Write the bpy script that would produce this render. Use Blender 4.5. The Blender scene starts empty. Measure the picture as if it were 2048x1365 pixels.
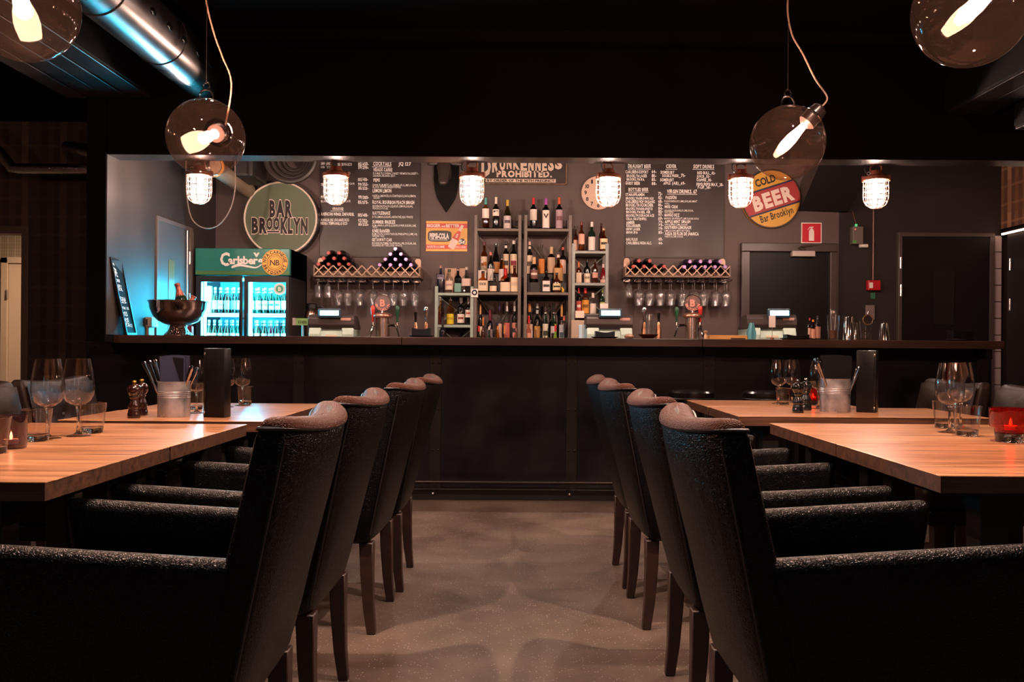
import bpy, bmesh, math, random
from mathutils import Vector, Matrix
random.seed(7)
PI = math.pi
scene = bpy.context.scene
COL = scene.collection

# ------------------------------------------------------------------ camera
F, VX, VY, H, ROLL = 1754.0, 1039.0, 693.0, 1.05, math.radians(0.40)
cam_d = bpy.data.cameras.new('camera')
cam = bpy.data.objects.new('camera', cam_d); COL.objects.link(cam)
cam_d.sensor_width = 36.0
cam_d.lens = F / 2048 * 36.0
cam_d.shift_x = -(VX - 1024) / 2048
cam_d.shift_y = (VY - 682.5) / 2048
cam_d.clip_start = 0.05; cam_d.clip_end = 60
cam.matrix_world = Matrix.Translation((0, 0, H)) @ Matrix.Rotation(PI / 2, 4, 'X') @ Matrix.Rotation(ROLL, 4, 'Z')
scene.camera = cam

# ------------------------------------------------------------------ world, large lights, exposure
w = bpy.data.worlds.new('night'); scene.world = w; w.use_nodes = True
w.node_tree.nodes['Background'].inputs[0].default_value = (0.9, 0.75, 0.7, 1)
w.node_tree.nodes['Background'].inputs[1].default_value = 0.006
vs = scene.view_settings
vs.view_transform = 'Standard'; vs.look = 'None'; vs.gamma = 1.0; vs.use_curve_mapping = False
vs.exposure = 0.15
try:
    scene.cycles.max_bounces = 8; scene.cycles.use_adaptive_sampling = True; scene.cycles.adaptive_threshold = 0.05; scene.cycles.transparent_max_bounces = 24
    scene.cycles.transmission_bounces = 8; scene.cycles.glossy_bounces = 4; scene.cycles.diffuse_bounces = 2
    scene.cycles.sample_clamp_indirect = 4.0
    scene.cycles.caustics_refractive = False; scene.cycles.caustics_reflective = False
    scene.cycles.use_denoising = True; scene.cycles.use_light_tree = False
except Exception:
    pass

def area_light(name, loc, rot, size, sizey, col, energy):
    d = bpy.data.lights.new(name, 'AREA'); d.shape = 'RECTANGLE'; d.size = size; d.size_y = sizey
    d.color = col; d.energy = energy
    o = bpy.data.objects.new(name, d); COL.objects.link(o); o.location = loc; o.rotation_euler = rot
    return o
# evening daylight coming in through the shop window behind the photographer
for wx in (-1.35, 1.95): area_light('window_daylight', (wx, -3.40, 1.7), (math.radians(90), 0, 0), 0.7, 1.5, (0.50, 0.78, 1.0), 3.5)
# lamp of the lit corridor behind the plaid wall
area_light('corridor_lamp', (-4.5, 8.9, 2.6), (0, 0, 0), 0.7, 0.7, (1.0, 0.78, 0.56), 85)

# ------------------------------------------------------------------ helpers
def at(px, py, Y):
    """the point at depth Y that the photograph shows at this pixel"""
    u, v = px - VX, VY - py
    c, s = math.cos(ROLL), math.sin(ROLL)
    return Vector(((u * c - v * s) / F * Y, Y, H + (u * s + v * c) / F * Y))
def X_(px, Y): return at(px, VY, Y).x
def on(px, py, Z):
    """the point at height Z that the photograph shows at this pixel"""
    p = at(px, py, 1.0); k = (Z - H) / (p.z - H)
    return Vector((p.x * k, k, Z))

class MB:
    def __init__(s): s.v = []; s.f = []
    def add(s, vs_, fs):
        b = len(s.v); s.v += [tuple(p) for p in vs_]; s.f += [tuple(i + b for i in f) for f in fs]; return s
    def box(s, x0, x1, y0, y1, z0, z1):
        return s.add([(x0,y0,z0),(x1,y0,z0),(x1,y1,z0),(x0,y1,z0),(x0,y0,z1),(x1,y0,z1),(x1,y1,z1),(x0,y1,z1)],
                     [(0,3,2,1),(4,5,6,7),(0,1,5,4),(1,2,6,5),(2,3,7,6),(3,0,4,7)])
    def hexa(s, pts):
        return s.add(pts, [(0,3,2,1),(4,5,6,7),(0,1,5,4),(1,2,6,5),(2,3,7,6),(3,0,4,7)])
    def obox(s, c, size, R):
        a, b, d = size[0]/2, size[1]/2, size[2]/2
        ps = [(-a,-b,-d),(a,-b,-d),(a,b,-d),(-a,b,-d),(-a,-b,d),(a,-b,d),(a,b,d),(-a,b,d)]
        return s.hexa([Vector(c) + R @ Vector(p) for p in ps])
    def loft(s, loops, cap0=True, cap1=True):
        n = len(loops[0]); vs_ = [p for l in loops for p in l]; fs = []
        for i in range(len(loops) - 1):
            for j in range(n):
                k = (j + 1) % n
                fs.append((i*n+j, i*n+k, (i+1)*n+k, (i+1)*n+j))
        if cap0: fs.append(tuple(range(n-1, -1, -1)))
        if cap1: fs.append(tuple((len(loops)-1)*n + j for j in range(n)))
        return s.add(vs_, fs)
    def cyl(s, p0, p1, r0, r1=None, n=12, caps=True):
        p0, p1 = Vector(p0), Vector(p1); r1 = r0 if r1 is None else r1
        d = (p1 - p0).normalized(); a = d.orthogonal().normalized(); b = d.cross(a)
        ring = lambda p, r: [p + (a*math.cos(2*PI*i/n) + b*math.sin(2*PI*i/n))*r for i in range(n)]
        return s.loft([ring(p0, r0), ring(p1, r1)], caps, caps)
    def tube(s, pts, r, n=6, caps=True):
        pts = [Vector(p) for p in pts]; loops = []; a = None
        for i, p in enumerate(pts):
            d = (pts[min(i+1, len(pts)-1)] - pts[max(i-1, 0)]).normalized()
            if a is None: a = d.orthogonal().normalized()
            a = (a - d*a.dot(d)).normalized(); b = d.cross(a)
            rr = r[i] if isinstance(r, (list, tuple)) else r
            loops.append([p + (a*math.cos(2*PI*k/n) + b*math.sin(2*PI*k/n))*rr for k in range(n)])
        return s.loft(loops, caps, caps)
    def ring(s, c, r, t, n=24, m=6, axis='Z'):
        """torus"""
        c = Vector(c); vs_ = []; fs = []
        for i in range(n):
            A = 2*PI*i/n
            for j in range(m):
                B = 2*PI*j/m; q = r + t*math.cos(B); h = t*math.sin(B)
                p = {'Z': (q*math.cos(A), q*math.sin(A), h), 'Y': (q*math.cos(A), h, q*math.sin(A)), 'X': (h, q*math.cos(A), q*math.sin(A))}[axis]
                vs_.append(c + Vector(p))
        for i in range(n):
            for j in range(m):
                fs.append((i*m+j, ((i+1)%n)*m+j, ((i+1)%n)*m+(j+1)%m, i*m+(j+1)%m))
        return s.add(vs_, fs)
    def lathe(s, prof, n=20, c=(0,0,0), a0=None, a1=None, sq=None):
        """revolve (r, z) about Z; a0..a1 gives a partial band; sq = superellipse power"""
        c = Vector(c); full = a0 is None; vs_ = []; fs = []
        m = n if full else n + 1
        for (r, z) in prof:
            for i in range(m):
                A = 2*PI*i/n if full else a0 + (a1-a0)*i/n
                ca, sa = math.cos(A), math.sin(A)
                if sq:
                    q = (abs(ca)**sq + abs(sa)**sq)**(-1.0/sq); ca *= q; sa *= q
                vs_.append(c + Vector((r*ca, r*sa, z)))
        for k in range(len(prof)-1):
            for i in range(n):
                j = (i+1) % m if full else i+1
                if prof[k][0] < 1e-6 and full: fs.append((k*m+i, (k+1)*m+j, (k+1)*m+i)) if prof[k+1][0] > 1e-6 else None
                elif prof[k+1][0] < 1e-6 and full: fs.append((k*m+i, k*m+j, (k+1)*m+j))
                else: fs.append((k*m+i, k*m+j, (k+1)*m+j, (k+1)*m+i))
        return s.add(vs_, fs)
    def ball(s, c, rx, ry=None, rz=None, n=14, m=9):
        ry = rx if ry is None else ry; rz = rx if rz is None else rz; c = Vector(c)
        loops = []
        for i in range(1, m):
            t = PI*i/m - PI/2
            loops.append([c + Vector((rx*math.cos(t)*math.cos(2*PI*k/n), ry*math.cos(t)*math.sin(2*PI*k/n), rz*math.sin(t))) for k in range(n)])
        return s.loft(loops)
    def poly(s, pts2, y0, y1, org=(0,0,0)):
        """polygon in X-Z (counter-clockwise seen from -Y) with thickness y0..y1"""
        ox, oy, oz = org
        return s.loft([[(ox+p[0], oy+y0, oz+p[1]) for p in pts2], [(ox+p[0], oy+y1, oz+p[1]) for p in pts2]])
    def text(s, string, org, h, ux=(1,0,0), uy=(0,0,1), sx=1.0, style='reg', align='l', width=None, gap=0.10, jit=0.0, slant=0.0):
        G = GLYPH[style]; ux, uy, org = Vector(ux), Vector(uy), Vector(org)
        adv = []; x = 0
        for ch in string:
            if ch == ' ' or ch not in G: x += 0.42; continue
            adv.append((ch, x)); x += G[ch][2] + gap
        W = max(x - gap, 0.01)
        if width: sx = width / (W*h)
        off = {'l': 0, 'c': -W/2, 'r': -W}[align]
        for ch, x0 in adv:
            vv, ff, _ = G[ch]; dy = random.uniform(-jit, jit); rs = 1 + random.uniform(-jit, jit)
            s.add([org + ux*((x0+off+p[0]+slant*p[1])*h*sx) + uy*((p[1]*rs+dy)*h) for p in vv], ff)
        return s
    def arctext(s, string, c, R, a_mid, h, inward=False, style='bold', gap=0.12, y=0.0, step=None):
        """text on a circle in the X-Z plane; a_mid measured from +X"""
        G = GLYPH[style]; c = Vector(c); adv = []; x = 0
        for ch in string:
            if ch == ' ' or ch not in G: x += 0.4; continue
            adv.append((ch, x, G[ch][2])); x += G[ch][2] + gap
        W = x - gap
        for ch, x0, wd in adv:
            m = (x0 + wd/2 - W/2) * h / R
            A = a_mid + m if inward else a_mid - m
            er = Vector((math.cos(A), 0, math.sin(A))); et = Vector((math.sin(A), 0, -math.cos(A)))
            ux, uy = (-et, -er) if inward else (et, er)
            o = c + er*R
            s.add([o + ux*((p[0]-wd/2)*h) + uy*((p[1]-0.5)*h) for p in G[ch][0]], G[ch][1])
        return s
    def mesh(s, name, smooth=True, angle=35, bevel=0.0, seg=2):
        me = bpy.data.meshes.new(name); me.from_pydata([tuple(p) for p in s.v], [], s.f)
        if bevel or len(s.f) < 4000:
            bm = bmesh.new(); bm.from_mesh(me)
            bmesh.ops.recalc_face_normals(bm, faces=bm.faces)
            if not bevel: bm.to_mesh(me); bm.free()
        if bevel:
            ed = [e for e in bm.edges if len(e.link_faces) == 2 and e.calc_face_angle(0) > 0.5]
            bmesh.ops.bevel(bm, geom=ed, offset=bevel, segments=seg, affect='EDGES', profile=0.5, clamp_overlap=True)
            bm.to_mesh(me); bm.free()
        me.validate(); me.update()
        if smooth:
            me.shade_smooth(); me.set_sharp_from_angle(angle=math.radians(angle))
        return me
    def build(s, name, mat, parent=None, smooth=True, angle=35, bevel=0.0, seg=2):
        me = s.mesh(name, smooth, angle, bevel, seg)
        me.materials.append(mat)
        return link(name, me, parent)

def link(name, data, parent=None):
    o = bpy.data.objects.new(name, data); COL.objects.link(o)
    if parent is not None: o.parent = parent
    return o
def tag(o, label=None, cat=None, group=None, kind=None):
    if label: o['label'] = label
    if cat: o['category'] = cat
    if group: o['group'] = group
    if kind: o['kind'] = kind
    return o
def thing(name, label, cat, loc=(0,0,0), rz=0.0, group=None):
    o = link(name, None); o.location = loc; o.rotation_euler = (0, 0, rz); o.empty_display_size = 0.05
    return tag(o, label, cat, group)
def struct(o, label=None):
    o['kind'] = 'structure'
    if label: o['label'] = label
    return o
KIDS = {}
def copy_tree(o, loc=None, rz=None, label=None, parent=None, group=None):
    c = o.copy(); COL.objects.link(c)
    c.parent = parent
    if loc is not None: c.location = loc
    if rz is not None: c.rotation_euler = (c.rotation_euler[0], c.rotation_euler[1], rz)
    if label: c['label'] = label
    if group: c['group'] = group
    for ch in o.children: copy_tree(ch, parent=c)
    return c
ORD = ['first','second','third','fourth','fifth','sixth','seventh','eighth','ninth','tenth','eleventh','twelfth','thirteenth']

# ------------------------------------------------------------------ glyphs of the built-in font
CHARS = "ABCDEFGHIJKLMNOPQRSTUVWXYZabcdefghijklmnopqrstuvwxyz0123456789.,-/_()'"
GLYPH = {}
def make_glyphs():
    tmp = []
    for style, off in (('reg', 0.012), ('bold', 0.034), ('fat', 0.055), ('out', 0.095)):
        for ch in CHARS + '\u00a2':
            cu = bpy.data.curves.new('g', 'FONT'); cu.body = ch; cu.size = 1.0; cu.offset = off; cu.resolution_u = 2; cu.fill_mode = 'FRONT'
            o = bpy.data.objects.new('g', cu); COL.objects.link(o); tmp.append((style, ch, o, cu))
    bpy.context.view_layer.update()
    dg = bpy.context.evaluated_depsgraph_get()
    raw = {}
    for style, ch, o, cu in tmp:
        me = o.evaluated_get(dg).to_mesh()
        raw[(style, ch)] = ([(v.co.x, v.co.y) for v in me.vertices], [tuple(p.vertices) for p in me.polygons])
        o.evaluated_get(dg).to_mesh_clear()
    cap = max(p[1] for p in raw[('reg', 'H')][0]) if raw[('reg', 'H')][0] else 0.7
    for (style, ch), (vv, ff) in raw.items():
        if not vv: continue
        x0 = min(p[0] for p in raw.get(('reg', ch))[0]); x1 = max(p[0] for p in raw[('reg', ch)][0])
        GLYPH.setdefault(style, {})[ch] = ([((p[0]-x0)/cap, p[1]/cap) for p in vv], ff, (x1-x0)/cap)
    for _, _, o, cu in tmp:
        bpy.data.objects.remove(o); bpy.data.curves.remove(cu)
make_glyphs()

# ------------------------------------------------------------------ materials
def lin(h):
    h = h.lstrip('#'); o = []
    for i in (0, 2, 4):
        c = int(h[i:i+2], 16) / 255; o.append(c/12.92 if c <= 0.04045 else ((c+0.055)/1.055)**2.4)
    return (*o, 1.0)
def _new(name):
    m = bpy.data.materials.new(name); m.use_nodes = True
    nt = m.node_tree; return m, nt, nt.nodes['Principled BSDF'], nt.links
def _coords(nt, scale=(1,1,1)):
    tc = nt.nodes.new('ShaderNodeTexCoord'); mp = nt.nodes.new('ShaderNodeMapping')
    mp.inputs['Scale'].default_value = scale; nt.links.new(tc.outputs['Object'], mp.inputs['Vector']); return mp
MATS = {}
def mat(name, col, rough=0.5, metal=0.0, spec=0.5, var=0.0, vscale=4.0, vstretch=(1,1,1), bump=0.0, bscale=60.0, bdist=0.002,
        emis=None, estr=0.0, coat=0.0, rvar=0.0, voro=False):
    if name in MATS: return MATS[name]
    m, nt, p, L = _new(name); c = lin(col) if isinstance(col, str) else (*col, 1)
    p.inputs['Base Color'].default_value = c; p.inputs['Roughness'].default_value = rough
    p.inputs['Metallic'].default_value = metal; p.inputs['Specular IOR Level'].default_value = spec
    p.inputs['Coat Weight'].default_value = coat
    if var or rvar:
        mp = _coords(nt, vstretch); n = nt.nodes.new('ShaderNodeTexNoise'); n.inputs['Scale'].default_value = vscale
        n.inputs['Detail'].default_value = 6; L.new(mp.outputs[0], n.inputs['Vector'])
        if var:
            r = nt.nodes.new('ShaderNodeMapRange'); r.inputs[1].default_value = 0.3; r.inputs[2].default_value = 0.7
            r.inputs[3].default_value = 1-var; r.inputs[4].default_value = 1+var; L.new(n.outputs[0], r.inputs[0])
            x = nt.nodes.new('ShaderNodeVectorMath'); x.operation = 'SCALE'; x.inputs[0].default_value = c[:3]
            L.new(r.outputs[0], x.inputs['Scale']); L.new(x.outputs[0], p.inputs['Base Color'])
        if rvar:
            r2 = nt.nodes.new('ShaderNodeMapRange'); r2.inputs[1].default_value = 0.3; r2.inputs[2].default_value = 0.7
            r2.inputs[3].default_value = max(0.02, rough-rvar); r2.inputs[4].default_value = rough+rvar
            L.new(n.outputs[0], r2.inputs[0]); L.new(r2.outputs[0], p.inputs['Roughness'])
    if bump:
        mp = _coords(nt); b = nt.nodes.new('ShaderNodeBump'); b.inputs['Strength'].default_value = bump; b.inputs['Distance'].default_value = bdist
        if voro:
            n = nt.nodes.new('ShaderNodeTexVoronoi'); n.feature = 'DISTANCE_TO_EDGE'; n.inputs['Scale'].default_value = bscale
            wn = nt.nodes.new('ShaderNodeTexNoise'); wn.inputs['Scale'].default_value = bscale*0.35; L.new(mp.outputs[0], wn.inputs['Vector'])
            ad = nt.nodes.new('ShaderNodeMixRGB'); ad.blend_type = 'ADD'; ad.inputs[0].default_value = 0.012
            L.new(mp.outputs[0], ad.inputs[1]); L.new(wn.outputs['Color'], ad.inputs[2]); L.new(ad.outputs[0], n.inputs['Vector'])
            rr = nt.nodes.new('ShaderNodeMapRange'); rr.inputs[1].default_value = 0.0; rr.inputs[2].default_value = 0.32; L.new(n.outputs['Distance'], rr.inputs[0])
            L.new(rr.outputs[0], b.inputs['Height'])
        else:
            n = nt.nodes.new('ShaderNodeTexNoise'); n.inputs['Scale'].default_value = bscale; n.inputs['Detail'].default_value = 4
            L.new(mp.outputs[0], n.inputs['Vector']); L.new(n.outputs[0], b.inputs['Height'])
        L.new(b.outputs[0], p.inputs['Normal'])
    if emis:
        p.inputs['Emission Color'].default_value = lin(emis) if isinstance(emis, str) else (*emis, 1); p.inputs['Emission Strength'].default_value = estr
    MATS[name] = m; return m
def emit(name, col, strength):
    if name in MATS: return MATS[name]
    m = bpy.data.materials.new(name); m.use_nodes = True; nt = m.node_tree; nt.nodes.clear()
    e = nt.nodes.new('ShaderNodeEmission'); o = nt.nodes.new('ShaderNodeOutputMaterial')
    e.inputs[0].default_value = (*col, 1); e.inputs[1].default_value = strength; nt.links.new(e.outputs[0], o.inputs[0])
    MATS[name] = m; return m
def glow(name, col, strength):
    """a glowing clear envelope: it shines and lets the light of the lamp inside it out"""
    if name in MATS: return MATS[name]
    m = bpy.data.materials.new(name); m.use_nodes = True; nt = m.node_tree; nt.nodes.clear()
    e = nt.nodes.new('ShaderNodeEmission'); o = nt.nodes.new('ShaderNodeOutputMaterial'); t = nt.nodes.new('ShaderNodeBsdfTransparent'); a = nt.nodes.new('ShaderNodeAddShader')
    e.inputs[0].default_value = (*col, 1); e.inputs[1].default_value = strength
    nt.links.new(e.outputs[0], a.inputs[0]); nt.links.new(t.outputs[0], a.inputs[1]); nt.links.new(a.outputs[0], o.inputs[0])
    m.cycles.emission_sampling = 'NONE'
    MATS[name] = m; return m
def lamp(name, parent, loc, col, energy, radius):
    d = bpy.data.lights.new(name, 'POINT'); d.color = col; d.energy = energy; d.shadow_soft_size = radius
    o = bpy.data.objects.new(name, d); COL.objects.link(o); o.parent = parent; o.location = loc
    return o
def thin(name, tint=(1,1,1), rough=0.02, haze=0.0, hazecol=(1,1,1), base=0.04, top=0.9, power=4.0):
    """thin clear glass: transparent with a Fresnel-like reflection, and a little dust that catches light"""
    if name in MATS: return MATS[name]
    m = bpy.data.materials.new(name); m.use_nodes = True; nt = m.node_tree; nt.nodes.clear(); L = nt.links
    o = nt.nodes.new('ShaderNodeOutputMaterial'); t = nt.nodes.new('ShaderNodeBsdfTransparent'); t.inputs[0].default_value = (*tint, 1)
    g = nt.nodes.new('ShaderNodeBsdfGlossy'); g.inputs['Roughness'].default_value = rough
    lw = nt.nodes.new('ShaderNodeLayerWeight'); lw.inputs[0].default_value = 0.5
    pw = nt.nodes.new('ShaderNodeMath'); pw.operation = 'POWER'; pw.inputs[1].default_value = power
    ma = nt.nodes.new('ShaderNodeMath'); ma.operation = 'MULTIPLY_ADD'; ma.inputs[1].default_value = top-base; ma.inputs[2].default_value = base
    L.new(lw.outputs['Facing'], pw.inputs[0]); L.new(pw.outputs[0], ma.inputs[0])
    src = t
    if haze:
        d = nt.nodes.new('ShaderNodeBsdfDiffuse'); d.inputs[0].default_value = (*hazecol, 1)
        tr = nt.nodes.new('ShaderNodeBsdfTranslucent'); tr.inputs[0].default_value = (*hazecol, 1)
        hm = nt.nodes.new('ShaderNodeMixShader'); hm.inputs[0].default_value = 0.5; L.new(d.outputs[0], hm.inputs[1]); L.new(tr.outputs[0], hm.inputs[2])
        dm = nt.nodes.new('ShaderNodeMixShader'); dm.inputs[0].default_value = haze
        L.new(t.outputs[0], dm.inputs[1]); L.new(hm.outputs[0], dm.inputs[2]); src = dm
    mx = nt.nodes.new('ShaderNodeMixShader'); L.new(ma.outputs[0], mx.inputs[0]); L.new(src.outputs[0], mx.inputs[1]); L.new(g.outputs[0], mx.inputs[2])
    L.new(mx.outputs[0], o.inputs[0]); MATS[name] = m; return m
def solid_glass(name, col=(1,1,1), rough=0.0):
    if name in MATS: return MATS[name]
    m, nt, p, L = _new(name); p.inputs['Base Color'].default_value = (*col, 1); p.inputs['Roughness'].default_value = rough
    p.inputs['Transmission Weight'].default_value = 1.0; p.inputs['IOR'].default_value = 1.48; MATS[name] = m; return m
def plain(col, rough=0.5, metal=0.0):
    return mat('paint_%s_%d_%d' % (col.strip('#'), int(rough*100), int(metal*100)), col, rough, metal)

def wood(name, base, dark, scale=1.0, rough=0.35, axis=0, coat=0.2):
    if name in MATS: return MATS[name]
    m, nt, p, L = _new(name)
    st = [1.1, 1.1, 1.1]; st = [11*scale]*3; st[axis] = 0.7*scale
    mp = _coords(nt, st); n = nt.nodes.new('ShaderNodeTexNoise'); n.inputs['Scale'].default_value = 3.0; n.inputs['Detail'].default_value = 9; n.inputs['Distortion'].default_value = 0.6
    L.new(mp.outputs[0], n.inputs['Vector'])
    st2 = [60*scale]*3; st2[axis] = 1.6*scale
    mp2 = _coords(nt, st2); n2 = nt.nodes.new('ShaderNodeTexNoise'); n2.inputs['Scale'].default_value = 3.0; n2.inputs['Detail'].default_value = 4; L.new(mp2.outputs[0], n2.inputs['Vector'])
    ad = nt.nodes.new('ShaderNodeMath'); ad.operation = 'MULTIPLY_ADD'; ad.inputs[1].default_value = 0.45; L.new(n2.outputs[0], ad.inputs[0]); L.new(n.outputs[0], ad.inputs[2])
    cr = nt.nodes.new('ShaderNodeValToRGB'); cr.color_ramp.elements[0].position = 0.50; cr.color_ramp.elements[1].position = 0.92
    cr.color_ramp.elements[0].color = lin(dark); cr.color_ramp.elements[1].color = lin(base); L.new(ad.outputs[0], cr.inputs[0])
    L.new(cr.outputs[0], p.inputs['Base Color']); p.inputs['Roughness'].default_value = rough; p.inputs['Coat Weight'].default_value = coat; p.inputs['Coat Roughness'].default_value = 0.25
    b = nt.nodes.new('ShaderNodeBump'); b.inputs['Strength'].default_value = 0.12; b.inputs['Distance'].default_value = 0.001; L.new(ad.outputs[0], b.inputs['Height']); L.new(b.outputs[0], p.inputs['Normal'])
    MATS[name] = m; return m

def concrete_floor():
    m, nt, p, L = _new('floor_concrete')
    mp = _coords(nt); a = nt.nodes.new('ShaderNodeTexNoise'); a.inputs['Scale'].default_value = 1.6; a.inputs['Detail'].default_value = 9; a.inputs['Roughness'].default_value = 0.65; L.new(mp.outputs[0], a.inputs['Vector'])
    cr = nt.nodes.new('ShaderNodeValToRGB'); cr.color_ramp.elements[0].position = 0.35; cr.color_ramp.elements[1].position = 0.7
    cr.color_ramp.elements[0].color = lin('#43362f'); cr.color_ramp.elements[1].color = lin('#6e5f55'); L.new(a.outputs[0], cr.inputs[0])
    v = nt.nodes.new('ShaderNodeTexVoronoi'); v.inputs['Scale'].default_value = 95; v.inputs['Randomness'].default_value = 1.0; L.new(mp.outputs[0], v.inputs['Vector'])
    lt = nt.nodes.new('ShaderNodeMath'); lt.operation = 'LESS_THAN'; lt.inputs[1].default_value = 0.21; L.new(v.outputs['Distance'], lt.inputs[0])
    rnd = nt.nodes.new('ShaderNodeSeparateColor'); L.new(v.outputs['Color'], rnd.inputs[0])
    gt = nt.nodes.new('ShaderNodeMath'); gt.operation = 'GREATER_THAN'; gt.inputs[1].default_value = 0.66; L.new(rnd.outputs[0], gt.inputs[0])
    mu = nt.nodes.new('ShaderNodeMath'); mu.operation = 'MULTIPLY'; L.new(lt.outputs[0], mu.inputs[0]); L.new(gt.outputs[0], mu.inputs[1])
    mx = nt.nodes.new('ShaderNodeMixRGB'); mx.inputs[2].default_value = lin('#a59a94'); L.new(mu.outputs[0], mx.inputs[0]); L.new(cr.outputs[0], mx.inputs[1])
    L.new(mx.outputs[0], p.inputs['Base Color'])
    r = nt.nodes.new('ShaderNodeMapRange'); r.inputs[3].default_value = 0.38; r.inputs[4].default_value = 0.62; L.new(a.outputs[0], r.inputs[0]); L.new(r.outputs[0], p.inputs['Roughness'])
    f = nt.nodes.new('ShaderNodeTexNoise'); f.inputs['Scale'].default_value = 90; f.inputs['Detail'].default_value = 5; L.new(mp.outputs[0], f.inputs['Vector'])
    b = nt.nodes.new('ShaderNodeBump'); b.inputs['Strength'].default_value = 0.25; b.inputs['Distance'].default_value = 0.003; L.new(f.outputs[0], b.inputs['Height']); L.new(b.outputs[0], p.inputs['Normal'])
    return m

def plaid(name, c1, c2, c3, scale=1.0):
    m, nt, p, L = _new(name)
    tc = nt.nodes.new('ShaderNodeTexCoord'); sp = nt.nodes.new('ShaderNodeSeparateXYZ'); L.new(tc.outputs['Object'], sp.inputs[0])
    xy = nt.nodes.new('ShaderNodeMath'); xy.operation = 'ADD'; L.new(sp.outputs[0], xy.inputs[0]); L.new(sp.outputs[1], xy.inputs[1])
    def band(src, freq, lo):
        a = nt.nodes.new('ShaderNodeMath'); a.operation = 'MULTIPLY'; a.inputs[1].default_value = freq*scale; L.new(src, a.inputs[0])
        b = nt.nodes.new('ShaderNodeMath'); b.operation = 'FRACT'; L.new(a.outputs[0], b.inputs[0])
        c = nt.nodes.new('ShaderNodeMath'); c.operation = 'GREATER_THAN'; c.inputs[1].default_value = lo; L.new(b.outputs[0], c.inputs[0]); return c.outputs[0]
    def mixc(fac, a, b, k):
        f = nt.nodes.new('ShaderNodeMath'); f.operation = 'MULTIPLY'; f.inputs[1].default_value = k; L.new(fac, f.inputs[0])
        x = nt.nodes.new('ShaderNodeMixRGB'); L.new(f.outputs[0], x.inputs[0])
        if isinstance(a, tuple): x.inputs[1].default_value = a
        else: L.new(a, x.inputs[1])
        x.inputs[2].default_value = b; return x.outputs[0]
    o = mixc(band(xy.outputs[0], 9.0, 0.5), lin(c1), lin(c2), 1.0)
    o = mixc(band(xy.outputs[0], 3.0, 0.82), o, lin(c3), 0.8)
    o = mixc(band(sp.outputs[2], 6.5, 0.86), o, lin(c3), 0.45)
    o = mixc(band(sp.outputs[2], 1.6, 0.55), o, lin(c1), 0.35)
    L.new(o, p.inputs['Base Color']); p.inputs['Roughness'].default_value = 0.7; MATS[name] = m; return m

M_black = mat('black_paint_ceiling', '#0b0a0a', 0.8, spec=0.04, var=0.25, vscale=3)
M_wall = mat('dark_brown_wall_paint', '#5a4b48', 0.62, var=0.10, vscale=2.5, bump=0.1, bscale=30)
M_wall2 = mat('dark_side_wall_paint', '#332c2a', 0.55, var=0.18, vscale=3.5, bump=0.1, bscale=20)
M_head = mat('black_header_paint', '#0b0909', 0.7, spec=0.05, var=0.15, vscale=3)
M_under = mat('glossy_black_soffit_paint', '#1a1615', 0.2, var=0.2, vscale=6)
M_floor = concrete_floor()
M_steelplate = mat('blackened_steel', '#131217', 0.40, metal=0.5, var=0.6, vscale=3.0, rvar=0.12)
M_strap = mat('dark_steel_strap', '#1c1817', 0.45, metal=0.5, var=0.3, vscale=8)
M_counter = wood('counter_dark_wood', '#42291f', '#231510', 1.0, 0.34, coat=0.1)
M_table = wood('table_oak', '#b8855c', '#5e3a24', 1.0, 0.30)
M_tedge = wood('table_edge_oak', '#5c3a27', '#24150e', 1.4, 0.45, coat=0.05)
M_leather = mat('black_leather', '#080707', 0.33, spec=0.16, bump=0.75, bscale=185, bdist=0.0011, voro=True)
M_brown = mat('worn_brown_leather', '#1b120f', 0.42, spec=0.14, bump=0.3, bscale=150, bdist=0.0009, voro=True)
M_piping = mat('leather_piping', '#161212', 0.45)
M_legwood = mat('dark_stained_leg', '#2c1a16', 0.45, var=0.35, vscale=20)
M_chrome = mat('chrome', '#d8d4d2', 0.10, metal=1.0)
M_steel = mat('brushed_steel', '#b8b2ae', 0.28, metal=1.0)
M_duct = mat('galvanised_duct', '#6c6664', 0.30, metal=1.0, var=0.12, vscale=5, rvar=0.06)
M_foil = mat('foil_wrap', '#cfc6bc', 0.26, metal=1.0, bump=0.9, bscale=70, bdist=0.004)
M_zinc = mat('galvanised_zinc', '#a9a6aa', 0.34, metal=0.75, var=0.35, vscale=18, rvar=0.1)
M_dark = mat('dark_plastic', '#181617', 0.45)
M_blk = mat('gloss_black', '#0d0c0d', 0.22)
M_white = mat('white_enamel', '#e6dcd4', 0.45)
M_chalk = mat('chalk_lettering', '#fffaf4', 0.8)
M_board = mat('blackboard', '#352a28', 0.42, var=0.22, vscale=5, rvar=0.08)
M_shelf = mat('grey_green_shelf_steel', '#6d736b', 0.5, var=0.12, vscale=9)
M_shelf2 = mat('brown_grey_shelf_steel', '#665a50', 0.5, var=0.12, vscale=9)
M_thin = thin('clear_thin_glass', (0.99, 0.985, 0.985), 0.05, base=0.045, top=0.95, power=3.8)
M_foot = thin('glass_foot', (0.97, 0.96, 0.96), 0.06, base=0.10, top=0.9, power=3.0)
M_bar = thin('bar_glass', (0.97, 0.96, 0.96), 0.08, haze=0.07, hazecol=(0.95, 0.9, 0.88), base=0.12, top=0.8, power=3)  # whitish haze added so the hanging glasses brighten in place of highlights
M_sg = solid_glass('clear_solid_glass', (0.97, 0.97, 0.97))
M_globe = thin('smoked_globe_glass', (0.85, 0.73, 0.69), 0.02, haze=0.0009, hazecol=(0.95, 0.62, 0.5), base=0.035, top=0.6, power=4.5)
M_bulb = glow('pendant_bulb_glow', (1.0, 0.58, 0.38), 38.0)
M_lamp = glow('caged_lamp_glow', (1.0, 0.72, 0.60), 2.6)
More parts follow.
